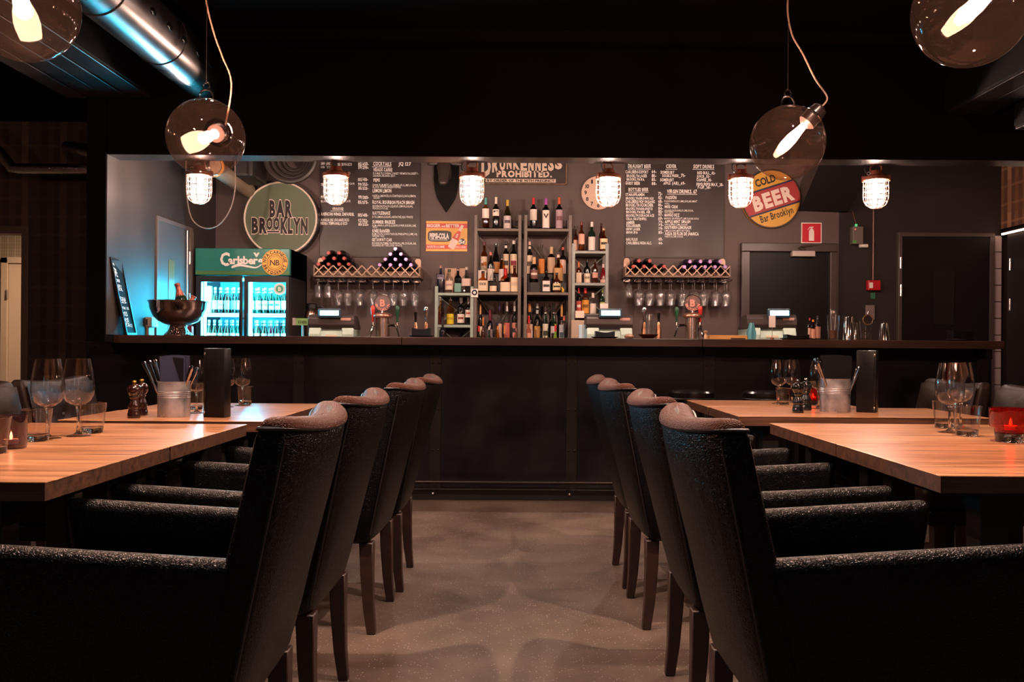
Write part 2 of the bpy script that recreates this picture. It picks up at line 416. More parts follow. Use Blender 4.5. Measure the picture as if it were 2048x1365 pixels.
C_BULB, C_LAMP = (1.0, 0.60, 0.43), (1.0, 0.68, 0.55)
M_toplit = mat('lamplit_top_leather', '#43251a', 0.42, spec=0.07, bump=0.8, bscale=190, bdist=0.0014, voro=True)  # chair tops: browner than the black leather, standing in for warm lamp light
M_cage = mat('cage_wire_enamel', '#c79a86', 0.4, metal=0.3)
M_housing = mat('lamp_housing_copper_brown', '#7a4534', 0.4, metal=0.4)
# ================================================================== THE ROOM
YH0, YH1, YB = 5.60, 5.78, 7.60        # header front / back, back wall of the bar
ZC = 2.97
XL, XR = -2.64, 4.165
struct(MB().box(-7, 6.5, -3.6, 11, -0.1, 0).build('floor', M_floor, smooth=False))
struct(MB().box(-7, 6.5, -3.6, 11, ZC, ZC+0.1).build('ceiling', M_black, smooth=False))
struct(MB().box(-2.76, 6.5, YH0, YH1, 2.262, ZC).build('wall_header', M_head, smooth=False))
soff = MB().box(-2.64, 6.5, YH0+0.002, YH1-0.002, 2.258, 2.2625).build('trim_1', M_under, smooth=False); struct(soff)
wl = MB(); wl.box(-2.755, XL, YH0, YB, 1.108, ZC); wl.box(-2.755, XL, 6.43, YB, 0, 1.108)
struct(wl.build('wall_left', M_wall2, smooth=False))
struct(MB().box(-2.765, XL-0.003, YH0-0.012, YH0+0.115, 1.06, ZC).build('trim_2', M_black, smooth=False))
xs_ = X_(1676, YB)
struct(MB().box(XL-0.11, xs_, YB, YB+0.12, 0, ZC).build('wall_back', M_wall, smooth=False))
struct(MB().box(xs_, XR+0.1, YB, YB+0.12, 0, ZC).build('wall_back_right', mat('black_brown_wall_paint', '#2b2423', 0.55, var=0.1, vscale=3, spec=0.3), smooth=False))
# plaid wall of the passage, with a doorway to the corridor
M_plaid = plaid('plaid_wallpaper', '#40332e', '#50413a', '#6a5748')
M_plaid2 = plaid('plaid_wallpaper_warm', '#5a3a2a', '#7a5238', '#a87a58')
xo = X_(46, YB)
pw = MB(); pw.box(xo, -2.755, YB, YB+0.12, 0, ZC); pw.box(-7, xo, YB, YB+0.12, 2.0, ZC)
struct(pw.build('wall_plaid', M_plaid, smooth=False))
M_trimgrey = mat('grey_door_trim', '#6b5c55', 0.5)
tr = MB(); tr.box(xo-0.005, xo+0.055, YB-0.03, YB+0.14, 0, 2.06); tr.box(-7, xo, YB-0.03, YB+0.14, 1.995, 2.06)
struct(tr.build('trim_3', M_trimgrey, smooth=False, bevel=0.004))
# corridor behind
M_cream = mat('cream_door_paint', '#b89a82', 0.5)
M_pat = plaid('patterned_corridor_paper', '#7a6350', '#8a745e', '#a08a70', 4.0)
struct(MB().box(-7, -2.9, 10.0, 10.1, 0, ZC).build('wall_corridor', M_pat, smooth=False))
dr = link('door_1', None); struct(dr)
d0, d1 = X_(2, 9.95), X_(16, 9.95)
fr = MB(); fr.box(d0, d1, 9.93, 10.0, 0, 2.02); fr.box(d0, d1+1.0, 9.93, 10.0, 1.95, 2.02); fr.build('door_frame', M_cream, dr, smooth=False, bevel=0.006)
MB().box(d1+0.005, d1+0.9, 9.95, 9.99, 0.01, 1.945).build('door_leaf', mat('pale_door_leaf', '#c4a48c', 0.5), dr, smooth=False)
hg = MB().cyl((d1+0.0, 9.92, 1.55), (d1+0.0, 9.92, 1.65), 0.012); hg.build('hinge', M_steel, dr)
# side and rear walls of the dining room
struct(MB().box(-7.1, -7, -3.6, 11, 0, ZC).build('wall_far_left', M_plaid, smooth=False))
struct(MB().box(6.5, 6.6, -3.6, 11, 0, ZC).build('wall_far_right', M_wall, smooth=False))
rw = MB(); rw.box(-7, -1.9, -3.6, -3.45, 0, ZC); rw.box(2.5, 6.5, -3.6, -3.45, 0, ZC); rw.box(-1.9, 2.5, -3.6, -3.45, 0, 0.85); rw.box(-1.9, 2.5, -3.6, -3.45, 2.65, ZC)
struct(rw.build('wall_front', M_wall, smooth=False))
wn = link('window_1', None); struct(wn)
wf = MB()
for x in (-1.9, 0.27, 2.44): wf.box(x, x+0.06, -3.6, -3.45, 0.85, 2.65)
wf.box(-1.9, 2.5, -3.6, -3.45, 0.85, 0.9); wf.box(-1.9, 2.5, -3.6, -3.45, 2.6, 2.65)
wf.build('window_frame', M_dark, wn, smooth=False)
for i in range(2): MB().box(-1.85+2.17*i, 0.27+2.17*i, -3.54, -3.53, 0.9, 2.6).build('pane', M_thin, wn, smooth=False)

# right-hand wall: wallpaper above, lit strip, black door below
struct(MB().box(XR, XR+0.1, 4.0, YB, 2.09, ZC).build('wall_right', M_plaid2, smooth=False))
b = MB().box(XR-0.015, XR+0.1, 4.0, YB-0.02, 2.03, 2.09); struct(b.build('trim_4', M_black, smooth=False))
led = MB().box(XR-0.03, XR-0.014, 4.6, YB-0.06, 2.035, 2.05).build('light_strip', emit('warm_led', (1.0, 0.62, 0.45), 6.0))
tag(led, 'thin glowing light strip above the dark door at the far wall', 'light strip')
d4 = link('door_4', None); struct(d4)
MB().box(XR-0.01, XR+0.05, 5.6, YB-0.12, 0.0, 2.03).build('door_leaf', mat('black_door', '#1f1a1a', 0.45), d4, smooth=False)
for z in (1.72, 1.38):
    MB().cyl((XR-0.03, 7.40, z), (XR-0.03, 7.40, z+0.1), 0.011).build('hinge', M_chrome, d4)
gp = MB().box(XR-0.018, XR-0.009, 6.2, 7.13, 1.25, 1.72); gp.build('glass_panel', mat('amber_glass_panel', '#6a5a3a', 0.2), d4, smooth=False)
# narrow tiled pier next to the right-hand door
tp = MB().box(X_(1984, YB), XR, YB-0.02, YB, 0, 2.04).build('wall_tile', mat('tile_grout', '#4a4040', 0.8), smooth=False); struct(tp)
tm = MB().box(-0.03, 0.03, -0.006, 0, -0.068, 0.068).mesh('tile', smooth=False, bevel=0.003); tm.materials.append(mat('glazed_white_tile', '#b9a7a6', 0.2))
xt = X_(1992, YB)
for i in range(14):
    o = link('tile', tm, tp); o.location = (xt, YB-0.0195, 1.965 - 0.1435*i)
# black door (right), set in the back wall
d3 = link('door_3', None); struct(d3)
a, c = X_(1796, YB), X_(1980, YB)
f3 = MB(); f3.box(a-0.02, a+0.012, YB-0.05, YB, 0, 2.02); f3.box(c-0.03, c+0.01, YB-0.05, YB, 0, 2.02); f3.box(a-0.02, c+0.01, YB-0.05, YB, 2.02, 2.055)
f3.build('door_frame', mat('door_frame_black', '#4a3d3a', 0.35), d3, smooth=False, bevel=0.003)
lf = MB().box(a+0.014, c-0.032, YB-0.04, YB, 0, 2.02).build('door_leaf', mat('black_door_leaf', '#141111', 0.42, var=0.1, spec=0.18), d3, smooth=False)
p0, p1 = at(1867, 650, YB-0.04), at(1908, 541, YB-0.04)
MB().box(p0.x, p1.x, YB-0.048, YB-0.039, p0.z, p1.z).build('window_pane', M_blk, d3, smooth=False)
for y in (515, 570):
    q = at(1802, y, YB-0.06); MB().cyl(q, q - Vector((0,0,0.10)), 0.012).build('hinge', M_chrome, d3)
# black door (middle), recessed with a closer
d2 = link('door_2', None); struct(d2)
a, c, zt = X_(1478, YB), X_(1668, YB), at(1570, 488, YB).z
f2 = MB(); f2.box(a, a+0.075, YB-0.07, YB, 0, zt-0.075); f2.box(c-0.06, c, YB-0.07, YB, 0, zt-0.075); f2.box(a, c, YB-0.07, YB, zt-0.075, zt)
f2.build('door_frame', mat('door_frame_brown', '#3f3432', 0.38), d2, smooth=False, bevel=0.006)
MB().box(a+0.075, c-0.06, YB-0.03, YB, 0, zt-0.075).build('door_leaf', MATS['black_door_leaf'], d2, smooth=False)
p0, p1 = at(1585, 513, YB-0.09), at(1631, 502, YB-0.09)
cl = MB().box(p0.x, p1.x, YB-0.09, YB-0.03, p0.z, p1.z).build('door_closer', mat('closer_grey', '#b9a8a0', 0.4), d2, smooth=False, bevel=0.005)
MB().tube([at(1612, 500, YB-0.10), at(1600, 494, YB-0.13), at(1640, 489, YB-0.07)], 0.006).build('closer_arm', M_steel, cl)
# left-hand wall door
d5 = link('door_5', None); struct(d5)
ya, yb = 6.38, 6.98
f5 = MB(); f5.box(XL, XL+0.012, ya-0.03, ya, 0, 1.95); f5.box(XL, XL+0.02, yb, yb+0.06, 0, 1.95); f5.box(XL, XL+0.012, ya-0.03, yb+0.06, 1.95, 1.98)
f5.build('door_frame', mat('left_door_frame', '#5f5350', 0.4), d5, smooth=False)
MB().box(XL, XL+0.006, ya, yb, 0, 1.95).build('door_leaf', mat('left_door_leaf', '#4d4a4a', 0.45), d5, smooth=False)
MB().box(XL+0.004, XL+0.009, 6.57, 6.68, 0.9, 1.68).build('glass_slot', mat('door_slot_amber', '#6b5c40', 0.3), d5, smooth=False)
MB().cyl((XL+0.02, 6.9, 1.0), (XL+0.02, 6.9, 1.94), 0.006).build('edge_rail', M_steel, d5)
for z in (1.68, 1.35): MB().cyl((XL+0.026, 6.93, z), (XL+0.026, 6.93, z+0.10), 0.012).build('hinge', M_chrome, d5)
# dark soffits behind the header, upper right
so = MB()
so.hexa([at(1600, 420, 7.45), at(1698, 423, 7.45), at(1698, 423, 7.59), at(1600, 420, 7.59), at(1640, 326, 7.2), at(1745, 326, 7.2), at(1745, 326, 7.59), at(1640, 326, 7.59)])
struct(so.build('ceiling_duct_cover', mat('soffit_black', '#1c1716', 0.5, spec=0.2), smooth=False))

# ceiling beams
def beam(name, x0, x1, y0, y1, z0, planks):
    o = MB().box(x0, x1, y0, y1, z0+0.02, ZC).build(name, mat('concrete_beam_black', '#0f0e0e', 0.5, spec=0.2, var=0.4, vscale=6, bump=0.4, bscale=25), smooth=False); struct(o)
    wdt = (x1-x0)/planks; pm = mat('board_marked_concrete', '#1d1a1a', 0.35, var=0.5, vscale=9, bump=0.5, bscale=40)
    for i in range(planks):
        MB().box(x0+wdt*i+0.006, x0+wdt*(i+1)-0.006, y0, y1-0.004*i, z0+0.004*(i % 2), z0+0.03).build('plank', pm, o, smooth=False, bevel=0.004)
    return o
beam('ceiling_beam_1', -2.85, -2.31, 1.2, 5.5, 2.585, 4)
beam('ceiling_beam_2', 2.65, 2.95, 1.2, 5.5, 2.52, 2)
beam('ceiling_beam_3', 2.98, 3.9, 1.2, 5.3, 2.38, 4)
bm_ = MB().box(-6.9, 6.4, 5.32, 5.46, 2.90, ZC).build('ceiling_beam_4', M_head, smooth=False); struct(bm_)
sn = MB().cyl(at(778, 74, 5.38), at(778, 60, 5.38), 0.02, 0.024, n=10); tag(sn.build('ceiling_sensor', mat('sensor_grey', '#8a8280', 0.5)), 'small grey sensor fixed to the black ceiling beam', 'sensor')

# big ventilation duct
DX, DZ, DR = -1.95, 2.70, 0.145
du = thing('ventilation_duct', 'large round metal ventilation duct under the black ceiling', 'duct', (DX, 0, DZ))
MB().cyl((0, 0.4, 0), (0, YH0, 0), DR, n=40).build('pipe', M_duct, du, angle=60)
for y in (3.2, 4.02, 4.72): MB().ring((0, y, 0), DR+0.001, 0.004, 40, 6, 'Y').build('seam', M_dark, du)
for i in range(9):
    y = 3.5 + 0.2*i; A = math.radians(-8)
    MB().ball((math.cos(A)*DR, y, math.sin(A)*DR), 0.008, 0.035, 0.02, 8, 6).build('nozzle', M_blk, du)
# foil-wrapped pipes in the passage
fp = MB().tube([at(-60, 255, 6.9), at(0, 305, 6.9), at(24, 336, 6.9), at(40, 337, 6.9), at(100, 338, 6.9), at(230, 338, 6.9)], 0.042, 14)
tag(fp.build('foil_pipe', M_foil), 'long foil-wrapped pipe running level above the plaid wallpaper', 'pipe')
fp = MB().tube([at(126, 293, 7.0), at(135, 293, 6.9), at(170, 300, 6.7), at(288, 326, 6.4)], [0.02, 0.042, 0.05, 0.05], 14)
tag(fp.build('foil_pipe', M_foil), 'short foil-wrapped pipe end above the longer one', 'pipe')
# beige pipe, cable loop and hoses behind the header
bp = thing('vent_pipe', 'beige round pipe sloping down behind the caged lamp', 'pipe')
MB().cyl(at(425, 332, 6.5), at(497, 382, 7.5), 0.062, n=18).build('pipe', mat('beige_pipe', '#8d7a66', 0.6, var=0.2), bp)
MB().ring(at(428, 334, 6.54), 0.066, 0.012, 20, 6, 'Y').build('collar', mat('yellow_collar', '#b8843a', 0.5), bp)
MB().cyl(at(398, 338, 6.52), at(424, 334, 6.52), 0.05, n=14).build('foil_end', M_foil, bp)
cb = [Vector((X_(372, 6.6), 6.6, ZC)), Vector((X_(372, 6.6), 6.6, 2.6))] + [at(*p) for p in ((372, 330, 6.6), (374, 395, 6.6), (385, 440, 6.6), (412, 457, 6.6), (440, 448, 6.6), (462, 415, 6.6), (471, 370, 6.6), (470, 326, 6.6))] + [Vector((X_(469, 6.6), 6.6, ZC))]
def smoothpath(pts, k=5):
    out = []
    P = [pts[0]] + list(pts) + [pts[-1]]
    for i in range(1, len(P)-2):
        for j in range(k):
            t = j/k; a, b, c, d = P[i-1], P[i], P[i+1], P[i+2]
            out.append(0.5*((2*b) + (c-a)*t + (2*a-5*b+4*c-d)*t*t + (3*b-a-3*c+d)*t**3))
    out.append(P[-2]); return out
tag(MB().tube(smoothpath(cb), 0.005, 6).build('hanging_cable', mat('grey_cable', '#6a5c55', 0.5)), 'thin cable hanging in a loop beside the green round sign', 'cable')
hz = thing('flexible_hose', 'coil of black flexible duct above the green round sign', 'hose', at(588, 318, 7.1))
for r in (0.20, 0.165, 0.13, 0.095): MB().ring((0, (0.2-r)*1.2-0.1, 0), r, 0.024, 36, 8, 'Y').build('coil', mat('black_hose', '#2e2724', 0.5), hz)
for sx_ in (-0.1, 0.1): MB().box(sx_-0.008, sx_+0.008, -0.11, -0.095, 0.1, ZC-hz.location.z).build('hanging_strap', M_dark, hz, smooth=False)
bx = MB().box(at(478, 362, 7.2).x, at(528, 362, 7.2).x, 6.9, 7.3, at(478, 362, 7.1).z, ZC)
tag(bx.build('vent_box', mat('black_vent_box', '#221d1c', 0.5), smooth=False, bevel=0.02), 'black boxed vent beside the coiled hose', 'vent box')

# ================================================================== THE BAR
bar = thing('bar_panelling', 'long bar front of blackened steel plates with riveted straps', 'bar', (0, 5.98, 0))
x0, x1 = -2.955, 3.22
MB().box(x0, x1, 0.005, 0.40, 0.0, 1.053).build('carcass', M_dark, bar, smooth=False)
cs = [X_(p, 5.98) for p in (324, 598, 872, 1144, 1418, 1690, 1964)]
edges = [x0] + cs + [x1]
for i in range(len(edges)-1):
    if edges[i+1]-edges[i] < 0.05: continue
    MB().box(edges[i]+0.004, edges[i+1]-0.004, -0.006, 0.004, 0.085, 0.985).build('plate', M_steelplate, bar, smooth=False, bevel=0.002)
MB().box(x0, x1, -0.012, 0.006, 0.985, 1.053).build('top_rail', M_strap, bar, smooth=False, bevel=0.003)
MB().box(x0, x1, -0.014, 0.01, 0.0, 0.075).build('plinth', M_strap, bar, smooth=False, bevel=0.003)
bolt_m = MB().ball((0, 0, 0), 0.008, 0.006, 0.008, 8, 5).mesh('bolt'); bolt_m.materials.append(M_strap)
for c in cs:
    st = MB().box(c-0.038, c+0.038, -0.013, 0.004, 0.02, 1.0).build('strap', M_strap, bar, smooth=False, bevel=0.002)
    MB().box(c-0.045, c+0.03, -0.05, -0.012, 1.0, 1.052).build('bracket', M_strap, st, smooth=False, bevel=0.004)
    for z in (0.93, 0.62, 0.34, 0.12):
        for dx in (-0.022, 0.022):
            o = link('bolt', bolt_m, st); o.location = (c+dx, -0.014, z)
    MB().cyl((c-0.004, -0.13, 0.14), (c-0.004, -0.012, 0.14), 0.007).build('rail_bracket', M_strap, st)
    MB().ball((c-0.012, -0.022, 0.045), 0.012, 0.012, 0.012, 10, 7).build('knob', M_steel, st)
for dx in (0.0, 0.035): 
    o = link('bolt', bolt_m, bar); o.location = (x0+0.03+dx, -0.014, 1.02)
fr_ = MB().cyl((x0+0.02, 5.85, 0.14), (x1-0.02, 5.85, 0.14), 0.013, n=12); tag(fr_.build('foot_rail', mat('worn_steel_rail', '#2c221f', 0.4, metal=0.7)), 'thin steel foot rail along the bottom of the bar', 'foot rail')
ct = thing('bar_counter', 'long dark wooden bar counter top', 'counter', (0, 5.72, 1.053))
sx = [-2.79, X_(803, 5.72), X_(1405, 5.72), 3.165]
for i in range(3): MB().box(sx[i]+0.0015, sx[i+1]-0.0015, 0, 0.70, 0, 0.053).build('plank', M_counter, ct, smooth=False, bevel=0.003)
ZT = 1.106
wt = MB().box(-1.75, 3.0, 6.42, 6.78, 0.0, 0.93).build('service_worktop', M_steelplate, smooth=False, bevel=0.005); tag(wt, 'low steel service worktop hidden behind the bar counter', 'worktop')
bc = MB().box(-1.74, 1.9, 7.22, 7.595, 0.0, 0.95).build('back_counter', M_steelplate, smooth=False, bevel=0.005); tag(bc, 'low dark back counter under the bottle shelves', 'worktop')
# ================================================================== LAMPS
def pendant(loc, d, label, r=0.15, bulb_len=0.15, watt=42.0):
    """clear globe hung on a wire; the socket enters through a hole in direction d"""
    loc = Vector(loc); d = Vector(d).normalized()
    t = thing('globe_pendant_lamp', label, 'pendant lamp', loc, 0, 'globe pendant lamps over the tables')
    q = Vector((0, 0, 1)).rotation_difference(d).to_matrix()
    hole = math.radians(23); prof = []
    n = 22
    for i in range(n+1):
        a = -PI/2 + (PI - hole)*i/n
        prof.append((max(r*math.cos(a), 0.0) if i else 0.0, r*math.sin(a)))
    g = MB().lathe(prof, 40)
    rh, zh = prof[-1]
    g2 = MB(); g2.v = [q @ Vector(p) for p in g.v]; g2.f = g.f
    g2.build('glass_globe', M_globe, t, angle=80)
    def rot(mb): 
        mb.v = [tuple(q @ Vector(p)) for p in mb.v]; return mb
    rot(MB().ring((0, 0, zh), rh, 0.003, 32, 6)).build('hole_rim', M_thin, t)
    so = rot(MB().lathe([(0, zh+0.055), (0.016, zh+0.055), (0.03, zh+0.045), (0.036, zh+0.01), (0.036, zh-0.03), (0.02, zh-0.045), (0, zh-0.045)], 20)).build('socket', mat('socket_black', '#241a18', 0.3), t)
    rot(MB().ring((0, 0, zh+0.01), 0.037, 0.004, 24, 6)).build('socket_ring', M_chrome, so)
    z0 = zh-0.046
    rot(MB().lathe([(0, z0), (0.013, z0), (0.015, z0-0.02), (0.022, z0-bulb_len*0.45), (0.022, z0-bulb_len*0.7), (0.012, z0-bulb_len*0.95), (0, z0-bulb_len)], 12)).build('light_bulb', M_bulb, t)
    lamp('bulb_light', t, q @ Vector((0, 0, z0-bulb_len*0.5)), C_BULB, watt, 0.02)
    ug = MB(); ug.tube([(-0.026, 0, r*0.985), (-0.027, 0, r+0.015), (-0.017, 0, r+0.033), (0, 0, r+0.039), (0.017, 0, r+0.033), (0.027, 0, r+0.015), (0.026, 0, r*0.985)], 0.0045, 8)
    ug.build('shackle', M_chrome, t)
    MB().ring((0, 0, r+0.052), 0.013, 0.003, 16, 6, 'Y').build('hook_ring', M_chrome, t)
    top = ZC - loc.z
    MB().cyl((0, 0, r+0.06), (0, 0, top), 0.0012, n=5).build('suspension_wire', mat('fine_wire', '#5a4a44', 0.4, metal=0.6), t)
    e = q @ Vector((0, 0, zh+0.055))
    side = 1 if e.x >= 0 else -1
    if abs(e.x) < 0.03: side = 0.35
    yb_ = e.y*0.9 if abs(e.y) > 0.1 else 0.0
    pts = [e, e + d*0.03 + Vector((0, 0, 0.015)), Vector((0.11*side if abs(side) == 1 else 0.045, yb_, r+0.11)), Vector((0.06*side, yb_*0.7, r+0.21)), Vector((0.015*side, yb_*0.35, r+0.29)), Vector((-0.004, 0, r+0.40)), Vector((0.008, 0, r+0.52)), Vector((0.0, 0, r+0.64)), Vector((0, 0, max(top, r+0.7)))]
    MB().tube(smoothpath(pts, 5), 0.0035, 6).build('power_cord', mat('pale_cord', '#b08a74', 0.5), t)
    ro = MB().lathe([(0, top), (0.045, top), (0.045, top-0.012), (0.03, top-0.025), (0, top-0.025)], 20).build('ceiling_rose', M_dark, t)
    return t
PEND = [
    (at(412, 275, 3.44), (0.02, 0.93, 0.36), 'clear glass globe lamp hanging above the left back table'),
    (at(1575, 286, 3.55), (0.66, -0.12, 0.72), 'clear glass globe lamp with tilted glowing bulb above the right back table'),
    (at(45, 14, 2.46), (-0.45, 0.55, 0.70), 'large clear globe lamp in the upper left corner'),
    (at(1942, 20, 2.35), (0.74, 0.10, 0.66), 'large clear globe lamp in the upper right corner'),
    (Vector((-3.35, 2.9, 1.95)), (0.5, 0.5, 0.7), 'clear globe lamp hanging farther left over the side tables'),
    (Vector((3.45, 3.0, 1.95)), (-0.5, 0.5, 0.7), 'clear globe lamp hanging farther right over the side tables'),
]
for i, (L_, d_, lab) in enumerate(PEND): pendant(L_, d_, lab, watt=42.0 if i < 4 else 26.0)
# ceiling spots above the tables (above the picture)
for i, (x, y, rx) in enumerate(((-1.10, 2.2, 0), (-1.35, 4.1, 0), (1.08, 2.25, 0), (1.35, 4.3, 0))):
    t = thing('ceiling_spotlight', '%s black ceiling spotlight above the %s tables' % (['front', 'rear'][i % 2], ['left', 'right'][i // 2]), 'spotlight', (x, y, ZC), 0, 'black ceiling spotlights above the tables')
    MB().cyl((0, 0, -0.03), (0, 0, 0), 0.035, n=20).build('base_plate', M_dark, t)
    MB().lathe([(.028, -.14), (.034, -.14), (.036, -.03), (0, -.03)], 20).build('housing', M_dark, t)
    d = bpy.data.lights.new('spot_light', 'SPOT'); d.color = (1.0, 0.68, 0.53); d.energy = 300 if i % 2 == 0 else 80; d.spot_size = math.radians(125); d.spot_blend = 0.35; d.shadow_soft_size = 0.025
    o = bpy.data.objects.new('spot_light', d); COL.objects.link(o); o.parent = t; o.location = (0, 0, -0.15); o.rotation_euler = (0, 0, 0)

def caged_lamp():
    t = thing('caged_lamp', 'x', 'caged lamp', (0,0,0), 0, 'caged lamps hanging under the header')
    R = 0.057
    g = [(0, -0.118), (R, -0.118), (R, -0.232), (R*0.93, -0.262), (R*0.72, -0.285), (R*0.38, -0.297), (0, -0.30)]
    MB().lathe(g, 14).build('glass_jar', M_lamp, t)
    MB().lathe([(0, -.125), (.014, -.125), (.02, -.16), (.022, -.2), (.014, -.235), (0, -.242)], 12).build('light_bulb', glow('caged_bulb_glow', (1.0, 0.8, 0.68), 30.0), t)
    lamp('jar_light', t, (0, 0, -0.19), C_LAMP, 38.0, 0.018)
    h = MB().lathe([(0, -0.052), (0.034, -0.052), (0.040, -0.066), (0.046, -0.082), (0.080, -0.094), (0.084, -0.104), (0.084, -0.119), (0.068, -0.119), (0.068, -0.1185), (0, -0.1185)], 24).build('housing', M_housing, t)
    for s in (-1, 1):
        MB().box(0.078*s-0.012, 0.078*s+0.012, -0.014, 0.014, -0.125, -0.085).build('clamp', M_housing, h, bevel=0.004)
    br = MB(); br.tube([(-0.034, 0, -0.055), (-0.034, 0, -0.025), (0, 0, 0.0), (0.034, 0, -0.025), (0.034, 0, -0.055)], 0.006, 6); br.build('bracket', M_housing, t)
    MB().ring((-0.045, -0.02, -0.072), 0.010, 0.003, 14, 6, 'Y').build('eyelet', M_steel, h)
    MB().tube(smoothpath([Vector(p) for p in ((-0.045, -0.02, -0.08), (-0.066, -0.02, -0.06), (-0.068, -0.015, -0.03), (-0.05, -0.01, 0.0))], 5), 0.0035, 6).build('lamp_cord', M_piping, t)
    for z, r in ((-0.15, 0.080), (-0.185, 0.081), (-0.22, 0.081), (-0.255, 0.076), (-0.288, 0.052)):
        MB().ring((0, 0, z), r, 0.0028, 28, 5).build('cage_ring', M_cage, t)
    bm_ = MB().tube([(0.079, 0, -0.118), (0.081, 0, -0.16), (0.081, 0, -0.22), (0.077, 0, -0.255), (0.062, 0, -0.283), (0.034, 0, -0.302), (0, 0, -0.308)], 0.0028, 5).mesh('cage_bar'); bm_.materials.append(M_cage)
    for k in range(8):
        o = link('cage_bar', bm_, t); o.rotation_euler = (0, 0, 2*PI*(k+0.15)/8)
    MB().cyl((0, 0, -0.002), (0, 0, ZC-2.2962), 0.006, n=8).build('hanging_rod', M_dark, t)
    return t
cl0 = caged_lamp()
LAB = ['caged lamp half hidden by the glass globe, nearest the blue-lit wall', 'caged lamp in front of the cocktail blackboard', 'caged lamp between the deer head and the drunkenness sign',
       'caged lamp in front of the round clock', 'caged lamp overlapping the round beer sign', 'caged lamp hanging alone before the black doors']
for i, px in enumerate((395, 668, 940, 1213, 1478, 1748)):
    p = Vector((X_(px + 1.5, 5.88), 5.88, 1.05 + (2.258-1.05)*5.88/5.70))
    if i == 0: cl0.location = p; cl0['label'] = LAB[0]
    else: copy_tree(cl0, p, random.uniform(-0.4, 0.4) if i != 3 else 0.5, LAB[i])

# ================================================================== CHAIRS
def contour(cx, a, hw, z, bend, hw_ref, n=36, e=5.0, zb=0.0):
    out = []
    for i in range(n):
        A = 2*PI*i/n; c, s = math.cos(A), math.sin(A)
        q = (abs(c)**e + abs(s)**e)**(-1.0/e)
        y = hw*s*q; k = (y/hw_ref)**2
        out.append(Vector((cx + a*c*q - bend*(1-k), y, z + zb*k)))
    return out
BEND = 0.040
def rear(z): return -0.33 - 0.11*(z-0.35)/0.55
def chair_back(hw, top, thick0=0.105, thick1=0.085):
    m = MB(); lo = []
    for z, ins, zb in ((0.335, 0.02, 0), (0.35, 0.004, 0), (0.45, 0, 0), (0.6, 0, 0), (0.75, 0, 0), (top-0.08, 0, 0.004), (top-0.036, 0.001, 0.013), (top-0.014, 0.006, 0.017), (top-0.004, 0.018, 0.018), (top-0.001, 0.032, 0.018)):
        th = thick0 + (thick1-thick0)*(z-0.35)/0.55
        r = rear(z); lo.append(contour(r+th/2, th/2-ins, hw-ins, z, BEND*min(1, max(0, (z-0.3)/0.5)), hw, zb=zb))
    return m.loft(lo)
def make_chair():
    t = thing('leather_armchair', 'x', 'chair', (0,0,0), 0, 'black leather armchairs along the aisle')
    b = chair_back(0.258, 0.902).build('backrest', M_leather, t, angle=50)
    z = 0.880; th = 0.0858
    tp_ = []
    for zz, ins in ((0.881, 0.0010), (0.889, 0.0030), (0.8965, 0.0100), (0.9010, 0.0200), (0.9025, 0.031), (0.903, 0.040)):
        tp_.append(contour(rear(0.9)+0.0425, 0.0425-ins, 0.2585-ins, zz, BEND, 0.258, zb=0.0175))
    MB().loft(tp_, False, True).build('top_panel', M_toplit, b, angle=60)
    pp = contour(rear(z)+th/2, th/2-0.002, 0.2565, z, BEND, 0.258, zb=0.016); MB().tube(pp + [pp[0]], 0.0042, 6).build('piping', M_piping, b)
    for s in (-1, 1):   # side seams
        sp = [Vector((rear(zz)+0.014, s*0.2555, zz)) for zz in (0.37, 0.5, 0.65, 0.8, 0.875)]
        MB().tube(sp, 0.0028, 5).build('side_seam', M_piping, b)
    MB().box(-0.27, 0.27, -0.207, 0.207, 0.375, 0.485).build('seat', M_leather, t, bevel=0.035, seg=4, angle=60)
    MB().box(-0.27, 0.25, -0.207, 0.207, 0.325, 0.385).build('seat_frame', M_leather, t, bevel=0.01)
    for s in (-1, 1):
        y0, y1 = (0.207*s, 0.2615*s) if s > 0 else (0.2615*s, 0.207*s)
        MB().hexa([(-0.262, y0, 0.33), (0.16, y0, 0.33), (0.16, y1, 0.33), (-0.262, y1, 0.33), (-0.335, y0, 0.650), (0.215, y0, 0.683), (0.215, y1, 0.683), (-0.335, y1, 0.650)]).build('armrest', M_leather, t, bevel=0.024, seg=4, angle=60)
        lo = [[Vector((x + dx*w_, s*(0.205) + dy*w_, zz)) for dx, dy in ((-.5,-.5),(.5,-.5),(.5,.5),(-.5,.5))] for x, zz, w_ in ((-0.300, 0.335, 0.050), (-0.302, 0.22, 0.045), (-0.308, 0.1, 0.038), (-0.319, 0.0, 0.031))]
        MB().loft(lo).build('leg', M_legwood, t, smooth=True, angle=40, bevel=0.003, seg=1)
        lo = [[Vector((0.19 + dx*w_, s*(0.205) + dy*w_, zz)) for dx, dy in ((-.5,-.5),(.5,-.5),(.5,.5),(-.5,.5))] for zz, w_ in ((0.335, 0.050), (0.0, 0.032))]
        MB().loft(lo).build('leg', M_legwood, t, smooth=True, angle=40, bevel=0.003, seg=1)
    return t
ch0 = make_chair()
LEFT = [(1.855, 'black leather armchair nearest the photographer in the left row'), (2.545, 'second black leather armchair of the left row'),
        (3.40, 'third black leather armchair of the left row with pale side seam'), (3.94, 'black leather armchair of the left row nearest the bar')]
RIGHT = [(1.90, 'black leather armchair nearest the photographer in the right row'), (2.60, 'second black leather armchair of the right row'),
         (3.475, 'third black leather armchair of the right row'), (4.02, 'black leather armchair of the right row nearest the bar')]
first = True
